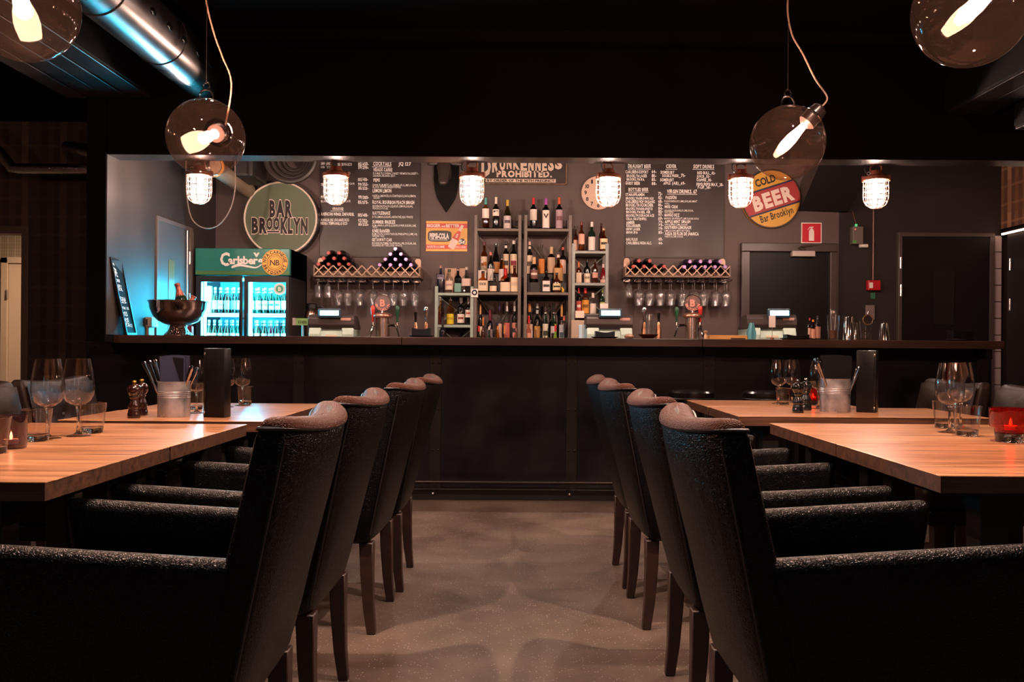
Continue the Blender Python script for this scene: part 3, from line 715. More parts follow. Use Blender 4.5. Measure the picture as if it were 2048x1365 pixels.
for (y, lab), dx, rz in zip(LEFT, (0, -0.008, 0.01, 0.03), (0.02, 0.0, -0.02, 0.02)):
    p, r = (-0.855+dx, y, 0), PI + rz
    if first: ch0.location = p; ch0.rotation_euler = (0, 0, r); ch0['label'] = lab; first = False
    else: copy_tree(ch0, p, r, lab)
for (y, lab), dx, rz in zip(RIGHT, (0.0, 0.01, 0.0, -0.005), (0.02, -0.02, 0.02, 0.0)): copy_tree(ch0, (0.793+dx, y, 0), rz, lab)

def make_tufted():
    t = thing('tufted_armchair', 'x', 'chair', (0,0,0), 0, 'button-tufted armchairs on the far sides of the tables')
    hw, top = 0.31, 0.872
    b = chair_back(hw, top, 0.11, 0.09).build('backrest', M_brown, t, angle=50)
    # quilted front of the backrest
    nu, nv = 30, 22; vv = []; ff = []
    btn = [(u, v) for v in (0.30, 0.62) for u in ((-0.55, 0.0, 0.55) if v > 0.5 else (-0.28, 0.28))] + [(-0.83, 0.30), (0.83, 0.30)]
    for j in range(nv+1):
        for i in range(nu+1):
            u = -1 + 2*i/nu; v = j/nv; zz = 0.46 + (top-0.012-0.46)*v; th = 0.11 - 0.02*(zz-0.35)/0.55
            dep = 0.030*(1-abs(u)**6)*(1-abs(2*v-1)**8)
            for bu, bv in btn:
                d2 = ((u-bu)*hw)**2 + ((v-bv)*0.4)**2; dep -= 0.022*math.exp(-d2/0.0009)
            for k in (-1, 1):
                w_ = ((u*hw*1.75 + k*(v-0.30)*0.41) / 0.245); fr2 = abs(w_-round(w_)); dep -= 0.007*math.exp(-(fr2/0.045)**2)*(1-abs(u)**6)
            vv.append((rear(zz)+th-0.004 - BEND*(1-u*u) + dep, u*(hw-0.012), zz))
    for j in range(nv):
        for i in range(nu): a = j*(nu+1)+i; ff.append((a, a+1, a+nu+2, a+nu+1))
    MB().add(vv, ff).build('tufted_panel', M_brown, t, angle=80)
    for bu, bv in btn:
        zz = 0.46 + (top-0.472)*bv; MB().ball((rear(zz)+0.1-BEND*(1-bu*bu)+0.004, bu*(hw-0.012), zz), 0.008, 0.013, 0.013, 10, 6).build('button', M_piping, t)
    MB().box(-0.27, 0.27, -0.29, 0.29, 0.375, 0.485).build('seat', M_brown, t, bevel=0.035, seg=4, angle=60)
    MB().box(-0.27, 0.25, -0.29, 0.29, 0.325, 0.385).build('seat_frame', M_leather, t, bevel=0.01)
    for s in (-1, 1):
        for x in (-0.29, 0.2):
            MB().loft([[Vector((x + dx*w_, s*0.26 + dy*w_, zz)) for dx, dy in ((-.5,-.5),(.5,-.5),(.5,.5),(-.5,.5))] for zz, w_ in ((0.335, 0.05), (0.0, 0.032))]).build('leg', M_legwood, t, angle=40)
    return t
tf0 = make_tufted()
TF = [((-1.84, 4.19, 0), 0.0, 'tufted leather armchair by the cream door, farther of the two on the left'), ((-1.82, 3.48, 0), 0.0, 'tufted leather armchair at the left picture edge'),
      ((1.93, 4.66, 0), PI, 'tufted leather armchair behind the two right wine glasses'), ((1.93, 3.88, 0), PI, 'tufted leather armchair at the right picture edge behind the red candle')]
for i, (p, r, lab) in enumerate(TF):
    if i == 0: tf0.location = p; tf0.rotation_euler = (0, 0, r); tf0['label'] = lab
    else: copy_tree(tf0, p, r, lab)

# recessed spots in the ceiling behind the photographer
for i, (x, y) in enumerate(((-0.75, 0.75), (0.75, 0.75))):
    t = thing('ceiling_downlight', ['recessed white ceiling spot over the photographer, left one', 'recessed white ceiling spot over the photographer, right one'][i], 'ceiling light', (x, y, ZC))
    MB().lathe([(.05, -.004), (.065, -.004), (.065, -.012), (.045, -.012), (.04, -.004)], 24).build('ring', M_white, t)
    d = bpy.data.lights.new('spot_light', 'SPOT'); d.color = (0.86, 0.88, 1.0); d.energy = 13; d.spot_size = math.radians(125); d.spot_blend = 0.5; d.shadow_soft_size = 0.03
    o = bpy.data.objects.new('spot_light', d); COL.objects.link(o); o.parent = t; o.location = (0, 0, -0.02); o.rotation_euler = (0, 0, 0)
# bar stools
def stool(p, lab):
    t = thing('bar_stool', lab, 'stool', p, 0, 'round bar stools at the counter')
    MB().lathe([(0, 0.735), (0.125, 0.735), (0.138, 0.745), (0.138, 0.775), (0.128, 0.786), (0, 0.788)], 28).build('seat', M_blk, t)
    MB().ring((0, 0, 0.74), 0.136, 0.006, 28, 6).build('seat_rim', M_strap, t)
    for k in range(4):
        A = PI/4 + k*PI/2; MB().cyl((0.09*math.cos(A), 0.09*math.sin(A), 0.74), (0.18*math.cos(A), 0.18*math.sin(A), 0), 0.012, n=8).build('leg', M_strap, t)
    MB().ring((0, 0, 0.25), 0.15, 0.008, 28, 6).build('foot_ring', M_strap, t)
for px, lab in ((1383, 'round black bar stool seen behind the third right armchair'), (1532, 'round black bar stool seen behind the wine glasses on the right')):
    stool((X_(px, 5.35), 5.35, 0), lab)

# ================================================================== TABLES
TZ = 0.75
def table(x0, x1, y0, y1, lab, th=0.042):
    t = thing('wooden_table', lab, 'table', ((x0+x1)/2, (y0+y1)/2, 0), 0, 'wooden dining tables')
    a, b = (x1-x0)/2, (y1-y0)/2
    MB().box(-a+0.002, a-0.002, -b+0.002, b-0.002, TZ-th, TZ-0.002).build('edge_band', M_tedge, t, smooth=False)
    MB().box(-a, a, -b, b, TZ-0.004, TZ).build('table_top', M_table, t, smooth=False, bevel=0.0012, seg=1)
    for sx_ in (-1, 1):
        for sy in (-1, 1):
            cx, cy = sx_*(a-0.16), sy*(b-0.09); MB().box(cx-0.035, cx+0.035, cy-0.035, cy+0.035, 0, TZ-th).build('leg', M_strap, t, smooth=False, bevel=0.003)
    MB().box(-a+0.13, a-0.13, -b+0.06, b-0.06, TZ-th-0.05, TZ-th).build('apron', M_strap, t, smooth=False)
table(-1.83, -1.02, 1.89, 2.566, 'oak table at the left front, nearer the photographer')
table(-1.83, -1.02, 2.574, 3.29, 'oak table at the left front, under the two wine glasses')
table(-1.80, -0.985, 3.42, 3.945, 'oak table on the left carrying the zinc bucket and black box')
table(-1.79, -0.985, 3.952, 4.47, 'oak table on the left nearest the bar')
table(1.0, 2.07, 2.08, 2.766, 'oak table at the right front with the red candle')
table(1.0, 2.07, 2.774, 3.50, 'oak table at the right front, second from the photographer')
table(0.96, 2.065, 3.84, 4.44, 'oak table on the right carrying the zinc bucket and black box')
table(0.955, 1.75, 4.447, 5.0, 'oak table on the right nearest the bar')
# ================================================================== BACK OF THE BAR
YW = YB - 0.004
def on_wall(px, py): return at(px, py, YW)
def disc(m, c, r, y0, y1, n=40):
    m.loft([[(c[0]+r*math.cos(2*PI*i/n), y, c[2]+r*math.sin(2*PI*i/n)) for i in range(n)] for y in (y0, y1)]); return m
def panel(m, px0, py0, px1, py1, y0, y1, Y):
    a, b = at(px0, py1, Y), at(px1, py0, Y); m.box(a.x, b.x, y0, y1, a.z, b.z); return m

# round BAR BROOKLYN sign
c = at(561, 437, 7.48)
sg = thing('round_sign', 'round dark green bar sign with outlined lettering and cream rim above the fridge', 'sign', (c.x, 7.48, c.z))
R_ = 73/F*7.48
disc(MB(), (0,0,0), R_*1.03, 0.0, 0.115).build('sign_box', mat('sign_box_brown', '#2c2220', 0.4), sg, angle=50)
disc(MB(), (0,0,0), R_*0.965, -0.004, 0.0).build('sign_face', mat('sign_green', '#5f6a52', 0.55, var=0.08, vscale=3), sg, angle=50)
MB().ring((0, -0.004, 0), R_*0.985, 0.008, 56, 6, 'Y').build('rim', mat('sign_rim_cream', '#f0dccb', 0.5), sg)
hs = 7.48/F
lo, lt = MB(), MB()
for mb, st, y in ((lo, 'out', -0.006), (lt, 'fat', -0.008)):
    mb.text('BAR', (-0.5*42*hs, y, (437-433)*hs), 30*hs, style=st, width=43*hs, gap=0.26)
    mb.text('BR', (-56*hs, y, (437-466)*hs), 28*hs, style=st, width=28*hs, gap=0.26)
    mb.text('OO', (-27*hs, y, (437-459)*hs), 22*hs, style=st, width=25*hs, gap=0.24)
    mb.text('KLYN', (2*hs, y, (437-466)*hs), 28*hs, style=st, width=52*hs, gap=0.26)
    k = 1.2*hs if st == 'out' else 0
    mb.box(-26*hs-k, -2*hs+k, y-0.0003, y, -28.5*hs-k, -25.5*hs+k)
lo.build('lettering_outline', mat('letter_cream', '#f2ddd0', 0.6), sg, smooth=False); lt.build('lettering', mat('letter_dark', '#241714', 0.6), sg, smooth=False)

# ---- blackboards
def blackboard(name, lab, px0, px1, py1, items, zoom, unders):
    zx, zy, zs = zoom
    a = on_wall(px0, py1); b = on_wall(px1, py1)
    t = thing(name, lab, 'blackboard', (a.x, YW, a.z))
    MB().box(0, b.x-a.x, -0.012, 0, 0, 2.86-a.z).build('board', M_board, t, smooth=False, bevel=0.003)
    MB().box(0, b.x-a.x, -0.014, -0.001, -0.006, 0).build('ledge', mat('board_edge', '#5a4a45', 0.5), t, smooth=False)
    m = MB(); k = YW/F
    def P(x, y):
        q = on_wall(zx + x/zs, zy + y/zs); return (q.x-a.x, -0.0135, q.z-a.z)
    for s_, x0, x1, y, h in items:
        m.text(s_, P(x0, y), h/zs*k, width=(x1-x0)/zs*k, jit=0.05, gap=0.20, style='reg' if h < 34 else 'bold')
    for x0, x1, y in unders:
        p, q = P(x0, y), P(x1, y); m.box(p[0], q[0], -0.0138, -0.0135, p[2]-0.003, p[2]+0.001)
    m.build('lettering', M_chalk, t, smooth=False)
    return t
IT = [('SANCERRE',153,280,140,34),('LIGHT ECO',153,285,185,30),('RESERVA ECO',385,575,150,36),('85/450-',662,803,150,44),('59/299-',662,803,195,40),
 ('105/410-',660,795,360,44),('99/355-',660,800,425,42),('85/325-',665,800,478,38),('99/380-',665,805,605,44),('85/375-',660,800,672,42),
 ('VIN ROUGE',310,460,755,34),('TERRA MALBEC',155,330,425,34),('PRIMITIVO',155,330,595,34),('BLANC',155,260,650,30),('CAVE',490,555,650,30),('ECO',505,555,270,30),('LA CAVE',505,610,410,26),
 ('AMERICAN WINGS ZINFANDEL',155,608,830,40),('105/410-',660,795,845,42),('AMALIA DE LOCARES ECO',155,535,908,36),('92/352-',662,795,920,42),('PIEDRA TEMPRANILLO ECO',150,512,955,36),('85/325-',665,805,970,40),
 ('COCKTAILS',868,1112,152,52),('JQ 127',1210,1380,150,46),('VIEAUX CARRE',868,1125,228,46),('D.O.M,RYE,COGNAC,SWEET VERMOUTH,CREEPY-',865,1480,270,28),('LIQUEUR,ORANGE ZEST.',865,1170,302,26),
 ('PEPE',870,955,370,44),('DARK RUM,MEZCAL,DEMERARA,LIME,SUGAR,',860,1460,428,28),('BLACK PEPPER,GREEN PEPPER.',860,1250,456,26),('LEMON LIMON',860,1113,515,46),
 ('VODKA,LIMONCELLO,COINTREAU,CAVA,LEMON,',855,1450,577,30),('SUGAR.',870,960,604,26),('ROYAL BOURBON PEACH SMASH',857,1425,672,46),('BOURBON,PEACH LIQUEUR,LEMON,SUGAR,',860,1410,717,28),('PEACH,CAVA,AB.',860,1070,747,26),
 ('RATTLESNAKE',860,1097,820,44),('RYE,LEMON,SUGAR,ABSINTHE,EGG WHITE',855,1405,864,30),('SUMMER BREEZE',857,1165,940,44),('RUM,AMARA,APPLE,ELDERFLOWER,SUGAR,LIME,',855,1455,980,28),('SODA.',860,925,1003,24),
 ('KNEE BANGER',857,1093,1060,42),('RUM,YUZU,CHARTREUSE,PINEAPPLE,LIME,AB,',852,1470,1096,28),('GINGER ALE',852,1015,1122,24),('GETAWAY CAR',850,1120,1180,42),('BOURBON,PIMM,FALERNUM,LIME,SUGAR,AB,',850,1455,1222,28),('ORANGE BITTERS,EGG WHITE.',850,1265,1252,26)]
blackboard('cocktail_blackboard', 'blackboard with cocktail list behind the second caged lamp', 640, 840, 513, IT, (620, 310, 6.826), [(850,1115,165),(285,465,768)])
IT2 = [('DRAUGHT BEER',120,465,125,52),('CIDER',695,850,125,50),('SOFT DRINKS',1110,1420,130,52),('CARLSBERG EXPORT',82,425,208,44),('64-',478,545,205,46),('BROOKLYN LAGER',98,405,268,42),('81-',478,545,268,46),('BROOKLYN IPA',98,365,318,38),('85-',478,545,325,44),('GUEST BEER',80,300,378,44),('88-',478,550,385,44),
 ('SOMERSBY',612,820,215,44),('DOUBLE PRESS',640,880,263,38),('_71-',885,985,263,44),('SOMERSBY',607,812,328,42),('APPLE',655,760,378,38),('(AB)_69-',785,985,378,42),
 ('RED BULL_42-',1168,1440,222,42),('JUICE_32-',1160,1360,272,36),('COFFEE_30-',1158,1385,328,40),('PEPSI,PEPSI MAX_30-',1155,1560,400,46),('7-UP_30-',1170,1370,440,36),
 ('BOTTLED BEER',128,425,475,48),('STAROPRAMEN',82,365,550,40),('72-',578,635,540,48),('BROOKLYN BROWN ALE',85,503,605,38),('82-',578,635,598,44),('CARLSBERG HOF ORGANIC',82,525,655,40),('68-',578,640,655,44),('BROOKLYN SCORCHER',85,500,710,44),('85-',578,640,708,40),
 ('BROOKLYN NARANJITO',88,490,762,38),('84-',578,645,758,40),('BROOKLYN BEL AIR',90,455,812,38),('85-',578,645,805,40),('BROOKLYN SORACHI ACE',90,512,865,38),('97-',578,645,855,40),('CELIA (GLUTENFRI)',90,395,915,36),('69-',578,645,912,44),
 ('AMBER',92,218,972,40),('79-',580,650,962,36),('KELLERBIER',95,308,1022,42),('75-',580,655,1010,38),('100W LAGER',92,303,1072,38),('79-',580,650,1066,40),('100W IPA',92,265,1122,38),('85-',580,650,1122,40),('HALVLIUS',92,262,1228,40),('49-',578,645,1228,44),('CARLSBERG NON ALC.',88,478,1282,42),('44-',580,645,1285,40),
 ('VIRGIN DRINKS. 67',710,1160,508,54),('PASSION',690,850,597,48),('PASSIONFRUIT,LIME,SUGAR,MINT',670,1165,645,30),('SODA.',675,750,680,24),('MISS CIDE',675,870,735,42),('ORANGE,PASSIONFRUIT,LIME,SUGAR,',670,1112,785,28),('EGG WHITE.',675,812,810,24),
 ('MANGO FIZZ',672,895,862,44),('MANGO,GRAPEFRUIT,LIME,SUGAR,SODA',670,1190,905,28),('APPLE MINT SMASH',675,1060,962,46),('APPLE,MINT,LIME,SUGAR',672,1020,998,26),('SOUTHERN LEMONADE',672,1075,1050,44),('LIME,SUGAR,MINT,BITTERS.',672,1060,1090,26),('AGUA DE FLOR DE JAMAICA',678,1187,1145,46),('HIBISCUS,LIME,SUGAR',678,950,1178,24)]
blackboard('drinks_blackboard', 'blackboard with beer, cider and soft drink prices on the right', 1250, 1447, 514, IT2, (1240, 320, 7.582), [(118,462,142),(685,865,145),(1095,1425,145),(125,425,490),(710,1165,522)])

# ---- drunkenness sign
a, b = on_wall(955, 369), on_wall(1133, 369)
ds = thing('prohibition_sign', 'wide black wooden sign reading drunkenness prohibited', 'sign', (a.x, YW, a.z)); k = YW/F
Wd, Hd = b.x-a.x, 70*k
MB().box(0, Wd, -0.02, 0, 0, Hd).build('board', mat('sign_board_dark', '#2f2522', 0.5, var=0.3, vscale=14, vstretch=(1,1,6)), ds, smooth=False)
fr = MB(); fr.box(0, Wd, -0.023, -0.004, 0, 0.006); fr.box(0, Wd, -0.023, -0.004, Hd-0.006, Hd); fr.box(0, 0.006, -0.023, -0.004, 0, Hd); fr.box(Wd-0.006, Wd, -0.023, -0.004, 0, Hd)
fr.build('edging', mat('worn_sign_edge', '#8a6448', 0.6, var=0.4, vscale=30), ds, smooth=False)
def DP(px, py): q = on_wall(px, py); return (q.x-a.x, -0.0215, q.z-a.z)
tx = MB(); wordd = 'DRUNKENNESS'; xs = [963,984,999,1013,1026,1041,1056,1070,1084,1096,1110,1126]
for i, ch in enumerate(wordd):
    t_ = (i-5)/5.0; base = 352-13*(1-t_*t_)**0.7 if i else 352
    base = [352, 344, 340, 338, 339, 342, 344, 344, 343, 341, 338][i]
    tx.text(ch, DP(xs[i]+1, base), (base-318+2*abs(t_))*k, width=(xs[i+1]-xs[i]-4.2)*k, style='fat')
tx.text('PROHIBITED.', DP(994, 354.5), 11.5*k, width=109*k, style='fat', gap=0.24)
tx.box(DP(974,0)[0], DP(1114,0)[0], -0.0218, -0.0208, DP(974,365.5)[2], DP(974,358.5)[2])
tx.build('lettering', mat('sign_letter_cream', '#dcc3ae', 0.6), ds, smooth=False)
t2 = MB(); t2.text('BY ORDER OF THE 90TH PRECINCT', (DP(977,0)[0], -0.0225, DP(977,364.3)[2]), 4.6*k, width=134*k, style='bold'); t2.build('small_lettering', MATS['letter_dark'], ds, smooth=False)

# ---- tin cola sign
a, b = on_wall(852, 503), on_wall(935, 443)
ps = thing('tin_sign', 'yellow and red tin cola sign with bottle picture', 'sign', (a.x, YW, a.z))
Wd, Hd = b.x-a.x, b.z-a.z; C_ = lambda n, c: mat(n, c, 0.4)
MB().box(0, Wd, -0.008, 0, 0, Hd).build('plate', C_('tin_yellow', '#e8a94a'), ps, smooth=False)
MB().box(0, Wd, -0.0088, -0.008, Hd*0.77, Hd*0.92).build('red_band', C_('tin_red', '#d0422e'), ps, smooth=False); MB().box(0, Wd, -0.0088, -0.008, Hd*0.08, Hd*0.22).build('red_band', C_('tin_red', ''), ps, smooth=False)
bb = MB(); pts = []
for i in range(28):
    A = 2*PI*i/28; cc, s_ = math.cos(A), math.sin(A); q = (abs(cc)**5+abs(s_)**5)**-.2; pts.append((Wd*0.33+Wd*0.285*cc*q, Hd*0.5+Hd*0.185*s_*q))
bb.poly(pts, -0.0088, -0.008); bb.build('black_plaque', C_('tin_black', '#201a18'), ps, smooth=False)
bo = MB(); ang = math.radians(-27); ax = Vector((-math.sin(ang), 0, math.cos(ang))); ex = Vector((math.cos(ang), 0, math.sin(ang))); o_ = Vector((Wd*0.60, -0.0095, Hd*0.10))
out = [(-.12,0),(.12,0),(.13,.3),(.10,.48),(.055,.62),(.05,.86),(-.05,.86),(-.055,.62),(-.10,.48),(-.13,.3)]
bo.loft([[o_ + ex*(p[0]*Hd*0.9) + ax*(p[1]*Hd) + Vector((0, y, 0)) for p in out] for y in (0, 0.001)])
bo.build('bottle_print', C_('tin_bottle_white', '#e8cfc0'), ps, smooth=False)
br_ = MB(); br_.loft([[o_ + ex*(p[0]*Hd*0.9) + ax*(p[1]*Hd) + Vector((0, y, 0)) for p in ((-.128,.33),(.128,.33),(.098,.5),(.05,.64),(-.05,.64),(-.098,.5))] for y in (-0.0006, 0)]); br_.build('bottle_band', C_('tin_red', ''), ps, smooth=False)
disc(MB(), (Wd*0.875, 0, Hd*0.32), Hd*0.11, -0.0096, -0.008, 24).build('price_spot', C_('tin_black', ''), ps, smooth=False)
tw = MB()
tw.text('BIGGER', (Wd*0.02, -0.0092, Hd*0.795), Hd*0.10, width=Wd*0.33, style='bold'); tw.text('and', (Wd*0.375, -0.0092, Hd*0.80), Hd*0.065, width=Wd*0.09, style='bold'); tw.text('BETTER', (Wd*0.485, -0.0092, Hd*0.795), Hd*0.10, width=Wd*0.32, style='bold')
tw.text('PEPSI-COLA', (Wd*0.09, -0.0092, Hd*0.42), Hd*0.17, width=Wd*0.46, style='fat'); tw.box(Wd*0.10, Wd*0.52, -0.0092, -0.0088, Hd*0.365, Hd*0.385)
tw.text('WORTH A DIME', (Wd*0.02, -0.0092, Hd*0.115), Hd*0.07, width=Wd*0.43, style='bold'); tw.text('COSTS A NICKEL', (Wd*0.70, -0.0092, Hd*0.115), Hd*0.06, width=Wd*0.27, style='bold')
tw.text('5', (Wd*0.80, -0.0100, Hd*0.26), Hd*0.12, width=Wd*0.075, style='bold'); tw.text('\u00a2', (Wd*0.885, -0.0100, Hd*0.27), Hd*0.11, width=Wd*0.055, style='bold')
tw.text('5', tuple(o_ + ax*(Hd*0.40) - ex*(Hd*0.045) + Vector((0,-0.0012,0))), Hd*0.12, ux=ex, uy=ax, style='bold')
tw.build('lettering', M_white, ps, smooth=False)

# ---- clock
cc = on_wall(1196, 387); rc = 33.5*YW/F
ck = thing('wall_clock', 'round cream wall clock behind the fourth caged lamp', 'clock', (cc.x, YW, cc.z))
disc(MB(), (0,0,0), rc, -0.03, 0, 40).build('clock_case', mat('clock_rim', '#d3b39f', 0.5), ck, angle=50)
disc(MB(), (0,0,0), rc*0.97, -0.032, -0.03, 40).build('dial', mat('clock_dial', '#d8b8a2', 0.6), ck, angle=50)
nm = MB()
for h in range(1, 13):
    A = PI/2 - 2*PI*h/12; nm.text(str(h), (rc*0.76*math.cos(A), -0.0335, rc*0.76*math.sin(A)-rc*0.11), rc*0.22, align='c', style='bold')
nm.build('numerals', MATS['letter_dark'], ck, smooth=False)
hd = MB(); hd.box(-0.004, 0.004, -0.036, -0.034, 0, rc*0.6); hd.box(0, rc*0.45, -0.036, -0.034, -0.004, 0.004); hd.build('hands', MATS['letter_dark'], ck, smooth=False)

# ---- round COLD BEER sign
cc = on_wall(1541, 399); rb = 59*YW/F
bs = thing('beer_sign', 'round yellow and red cold beer sign with slanted lettering', 'sign', (cc.x, YW, cc.z)); sl = math.radians(18)
disc(MB(), (0,0,0), rb, -0.03, 0, 48).build('sign_plate', mat('beer_sign_yellow', '#d9a23e', 0.45), bs, angle=50)
MB().ring((0, -0.03, 0), rb*0.98, 0.007, 48, 6, 'Y').build('rim', mat('beer_sign_rim', '#3a2a1e', 0.4), bs)
ex = Vector((math.cos(sl), 0, math.sin(sl))); ez = Vector((-math.sin(sl), 0, math.cos(sl)))
def band(z0, z1, y, name, mt):
    pl = []
    for z in (z0, z1):
        hwid = math.sqrt(max(0, (rb*0.97)**2 - z*z)); pl.append((z, hwid))
    top = [(-pl[1][1] + 2*pl[1][1]*i/8) for i in range(9)]
    arcR = [(math.sqrt(max(0, (rb*0.97)**2-(z0+(z1-z0)*i/6)**2)), z0+(z1-z0)*i/6) for i in range(7)]
    pts = arcR + [(-p[0], p[1]) for p in reversed(arcR)]
    m = MB(); m.loft([[ex*p[0] + ez*p[1] + Vector((0, yy, 0)) for p in pts] for yy in (y, y+0.001)]); m.build(name, mt, bs, smooth=False)
band(-0.40*rb, 0.42*rb, -0.032, 'navy_band', mat('beer_navy', '#2a2340', 0.45)); band(-0.34*rb, 0.36*rb, -0.033, 'red_band', mat('beer_red', '#a83432', 0.45))
tb = MB(); tb.text('BEER', tuple(ez*(-0.22*rb) + Vector((0.04*rb, -0.0345, 0))), 0.46*rb, ux=ex, uy=ez, width=1.35*rb, style='fat', align='c', gap=0.24); tb.build('lettering', mat('beer_letter', '#ead5c8', 0.5), bs, smooth=False)
tb = MB(); tb.text('COLD', tuple(ez*(0.52*rb) + Vector((-0.02*rb, -0.0325, 0))), 0.24*rb, ux=ex, uy=ez, width=0.7*rb, style='bold', align='c'); tb.text('Bar Brooklyn', tuple(ez*(-0.68*rb) + Vector((0.0, -0.0325, 0))), 0.24*rb, ux=ex, uy=ez, width=1.15*rb, align='c'); tb.build('dark_lettering', MATS['letter_dark'], bs, smooth=False)

# ---- extinguisher sign
a, b = on_wall(1602, 487), on_wall(1643, 446); k = YW/F
es = thing('extinguisher_sign', 'red square fire extinguisher sign above the black door', 'sign', (a.x, YW, a.z)); Wd = b.x-a.x
MB().box(0, Wd, -0.006, 0, 0, b.z-a.z).build('plate', mat('sign_white', '#f0e2da', 0.4), es, smooth=False)
MB().box(0.008, Wd-0.008, -0.007, -0.006, 0.008, b.z-a.z-0.008).build('red_field', mat('fire_red', '#c8102a', 0.4), es, smooth=False)
ic = MB(); w2 = Wd/2
ic.poly([(w2-0.022, 0.022), (w2+0.022, 0.022), (w2+0.022, 0.105), (w2+0.014, 0.122), (w2+0.005, 0.128), (w2-0.005, 0.128), (w2-0.014, 0.122), (w2-0.022, 0.105)], -0.008, -0.007)
ic.poly([(w2-0.006, 0.126), (w2+0.006, 0.126), (w2+0.006, 0.136), (w2-0.006, 0.136)], -0.008, -0.007); ic.poly([(w2-0.034, 0.118), (w2-0.030, 0.116), (w2-0.016, 0.134), (w2+0.016, 0.136), (w2+0.016, 0.144), (w2-0.018, 0.142)], -0.008, -0.007)
ic.build('extinguisher_symbol', MATS['sign_white'], es, smooth=False)

# ---- wall fittings on the right
cb_ = thing('control_box', 'grey control box with green and red lamps beside the door', 'control box', at(1710, 490, YW))
MB().box(-0.045, 0.045, -0.07, 0, 0, 0.15).build('case', mat('control_grey', '#6a5e5a', 0.4), cb_, smooth=False, bevel=0.004)
MB().cyl((-0.005, -0.035, 0.15), (-0.005, -0.035, 0.175), 0.011).build('green_lamp', emit('green_indicator', (0.25, 1.0, 0.35), 0.5), cb_)
MB().ball((-0.025, -0.071, 0.125), 0.005).build('red_lamp', emit('red_indicator', (1.0, 0.1, 0.05), 2.0), cb_)
MB().box(-0.045, -0.015, -0.072, -0.07, 0.005, 0.03).build('sticker', mat('green_sticker', '#4f9a46', 0.5), cb_, smooth=False)
MB().cyl((-0.005, -0.035, 0.175), (-0.035, -0.02, 0.30), 0.003, n=6).build('antenna', M_housing, cb_)
tag(MB().cyl(at(1719, 492, 7.56), at(1735, 492, 7.56), 0.016, n=12).build('white_tube', M_white), 'small white tube lamp beside the grey control box', 'tube')
tag(MB().cyl(at(1747, 420, 7.575), at(1746, 566, 7.575), 0.007, n=8).build('conduit_pipe', mat('copper_conduit', '#6a4a40', 0.4, metal=0.5)), 'thin vertical conduit running down to the red alarm box', 'pipe')
al = thing('fire_alarm_box', 'red fire alarm box on the dark wall', 'alarm', at(1744, 582, YW))
MB().box(-0.055, 0.055, -0.055, 0, 0, 0.088).build('case', mat('alarm_red', '#b01220', 0.35), al, smooth=False, bevel=0.008); MB().box(-0.045, -0.015, -0.058, -0.055, 0.02, 0.068).build('label_plate', M_white, al, smooth=False)
tag(panel(MB(), 1741, 586, 1750, 598, YW-0.004, YW, YW).build('exit_sticker', mat('exit_green', '#2f6a4a', 0.4), smooth=False), 'tiny green sticker under the red alarm box', 'sticker')
sw = thing('wall_switch', 'grey wall socket plate behind the mixing glasses', 'switch', at(1739, 640, YW)); MB().box(-0.038, 0.038, -0.02, 0, 0, 0.125).build('plate', mat('switch_grey', '#7a6c68', 0.4), sw, smooth=False, bevel=0.004); MB().box(-0.02, 0.02, -0.024, -0.02, 0.07, 0.11).build('rocker', MATS['switch_grey'], sw, smooth=False)

# ---- deer head trophy
c = on_wall(893, 372); k = YW/F
dh = thing('deer_head', 'black deer head trophy on a pointed wooden shield', 'trophy', (c.x, YW, c.z))
shield = [(0, -54), (9, -40), (18, -26), (23, -8), (25, 12), (25, 40), (12, 48), (-12, 48), (-25, 40), (-25, 12), (-23, -8), (-18, -26), (-9, -40)]
MB().poly([(x*k, z*k) for x, z in shield], -0.03, 0).build('shield', mat('black_wood_shield', '#0f0c0b', 0.5, spec=0.1, var=0.2), dh, smooth=False, bevel=0.006)
def ell(c, rx, rz, tilt, n=16):
    q = Matrix.Rotation(tilt, 3, 'X'); return [Vector(c) + q @ Vector((rx*math.cos(2*PI*i/n), 0, rz*math.sin(2*PI*i/n))) for i in range(n)]
lo = [ell((0, -0.02, 0.10), .050, .075, 0), ell((0, -0.12, 0.13), .048, .066, -0.5), ell((0, -0.2, 0.165), .050, .062, -0.9), ell((0, -0.25, 0.155), .056, .062, -1.25), ell((0, -0.28, 0.10), .056, .06, -1.3), ell((0, -0.305, 0.03), .042, .045, -1.3), ell((0, -0.325, -0.015), .040, .038, -1.3), ell((0, -0.335, -0.04), .036, .03, -1.3), ell((0, -0.338, -0.052), .02, .016, -1.3)]
hdm = mat('dark_fur_resin', '#3d3430', 0.34)
MB().loft(lo).build('head', hdm, dh, angle=70)
for s in (-1, 1):
    MB().loft([ell((s*0.045, -0.20, 0.165), .02, .018, 0), ell((s*0.085, -0.19, 0.165), .030, .026, 0), ell((s*0.12, -0.18, 0.155), .022, .018, 0), ell((s*0.145, -0.17, 0.145), .004, .004, 0)]).build('ear', hdm, dh, angle=70)
    MB().tube(smoothpath([Vector(p) for p in ((s*0.035, -0.2, 0.22), (s*0.09, -0.17, 0.32), (s*0.16, -0.15, 0.42), (s*0.15, -0.18, 0.54))], 4), [0.016]*6+[0.012]*4+[0.006]*3, 8).build('antler', hdm, dh)
    MB().ball((s*0.052, -0.245, 0.135), 0.010).build('eye', M_blk, dh); MB().ball((s*0.016, -0.345, -0.03), 0.008, 0.006, 0.006).build('nostril', M_blk, dh)

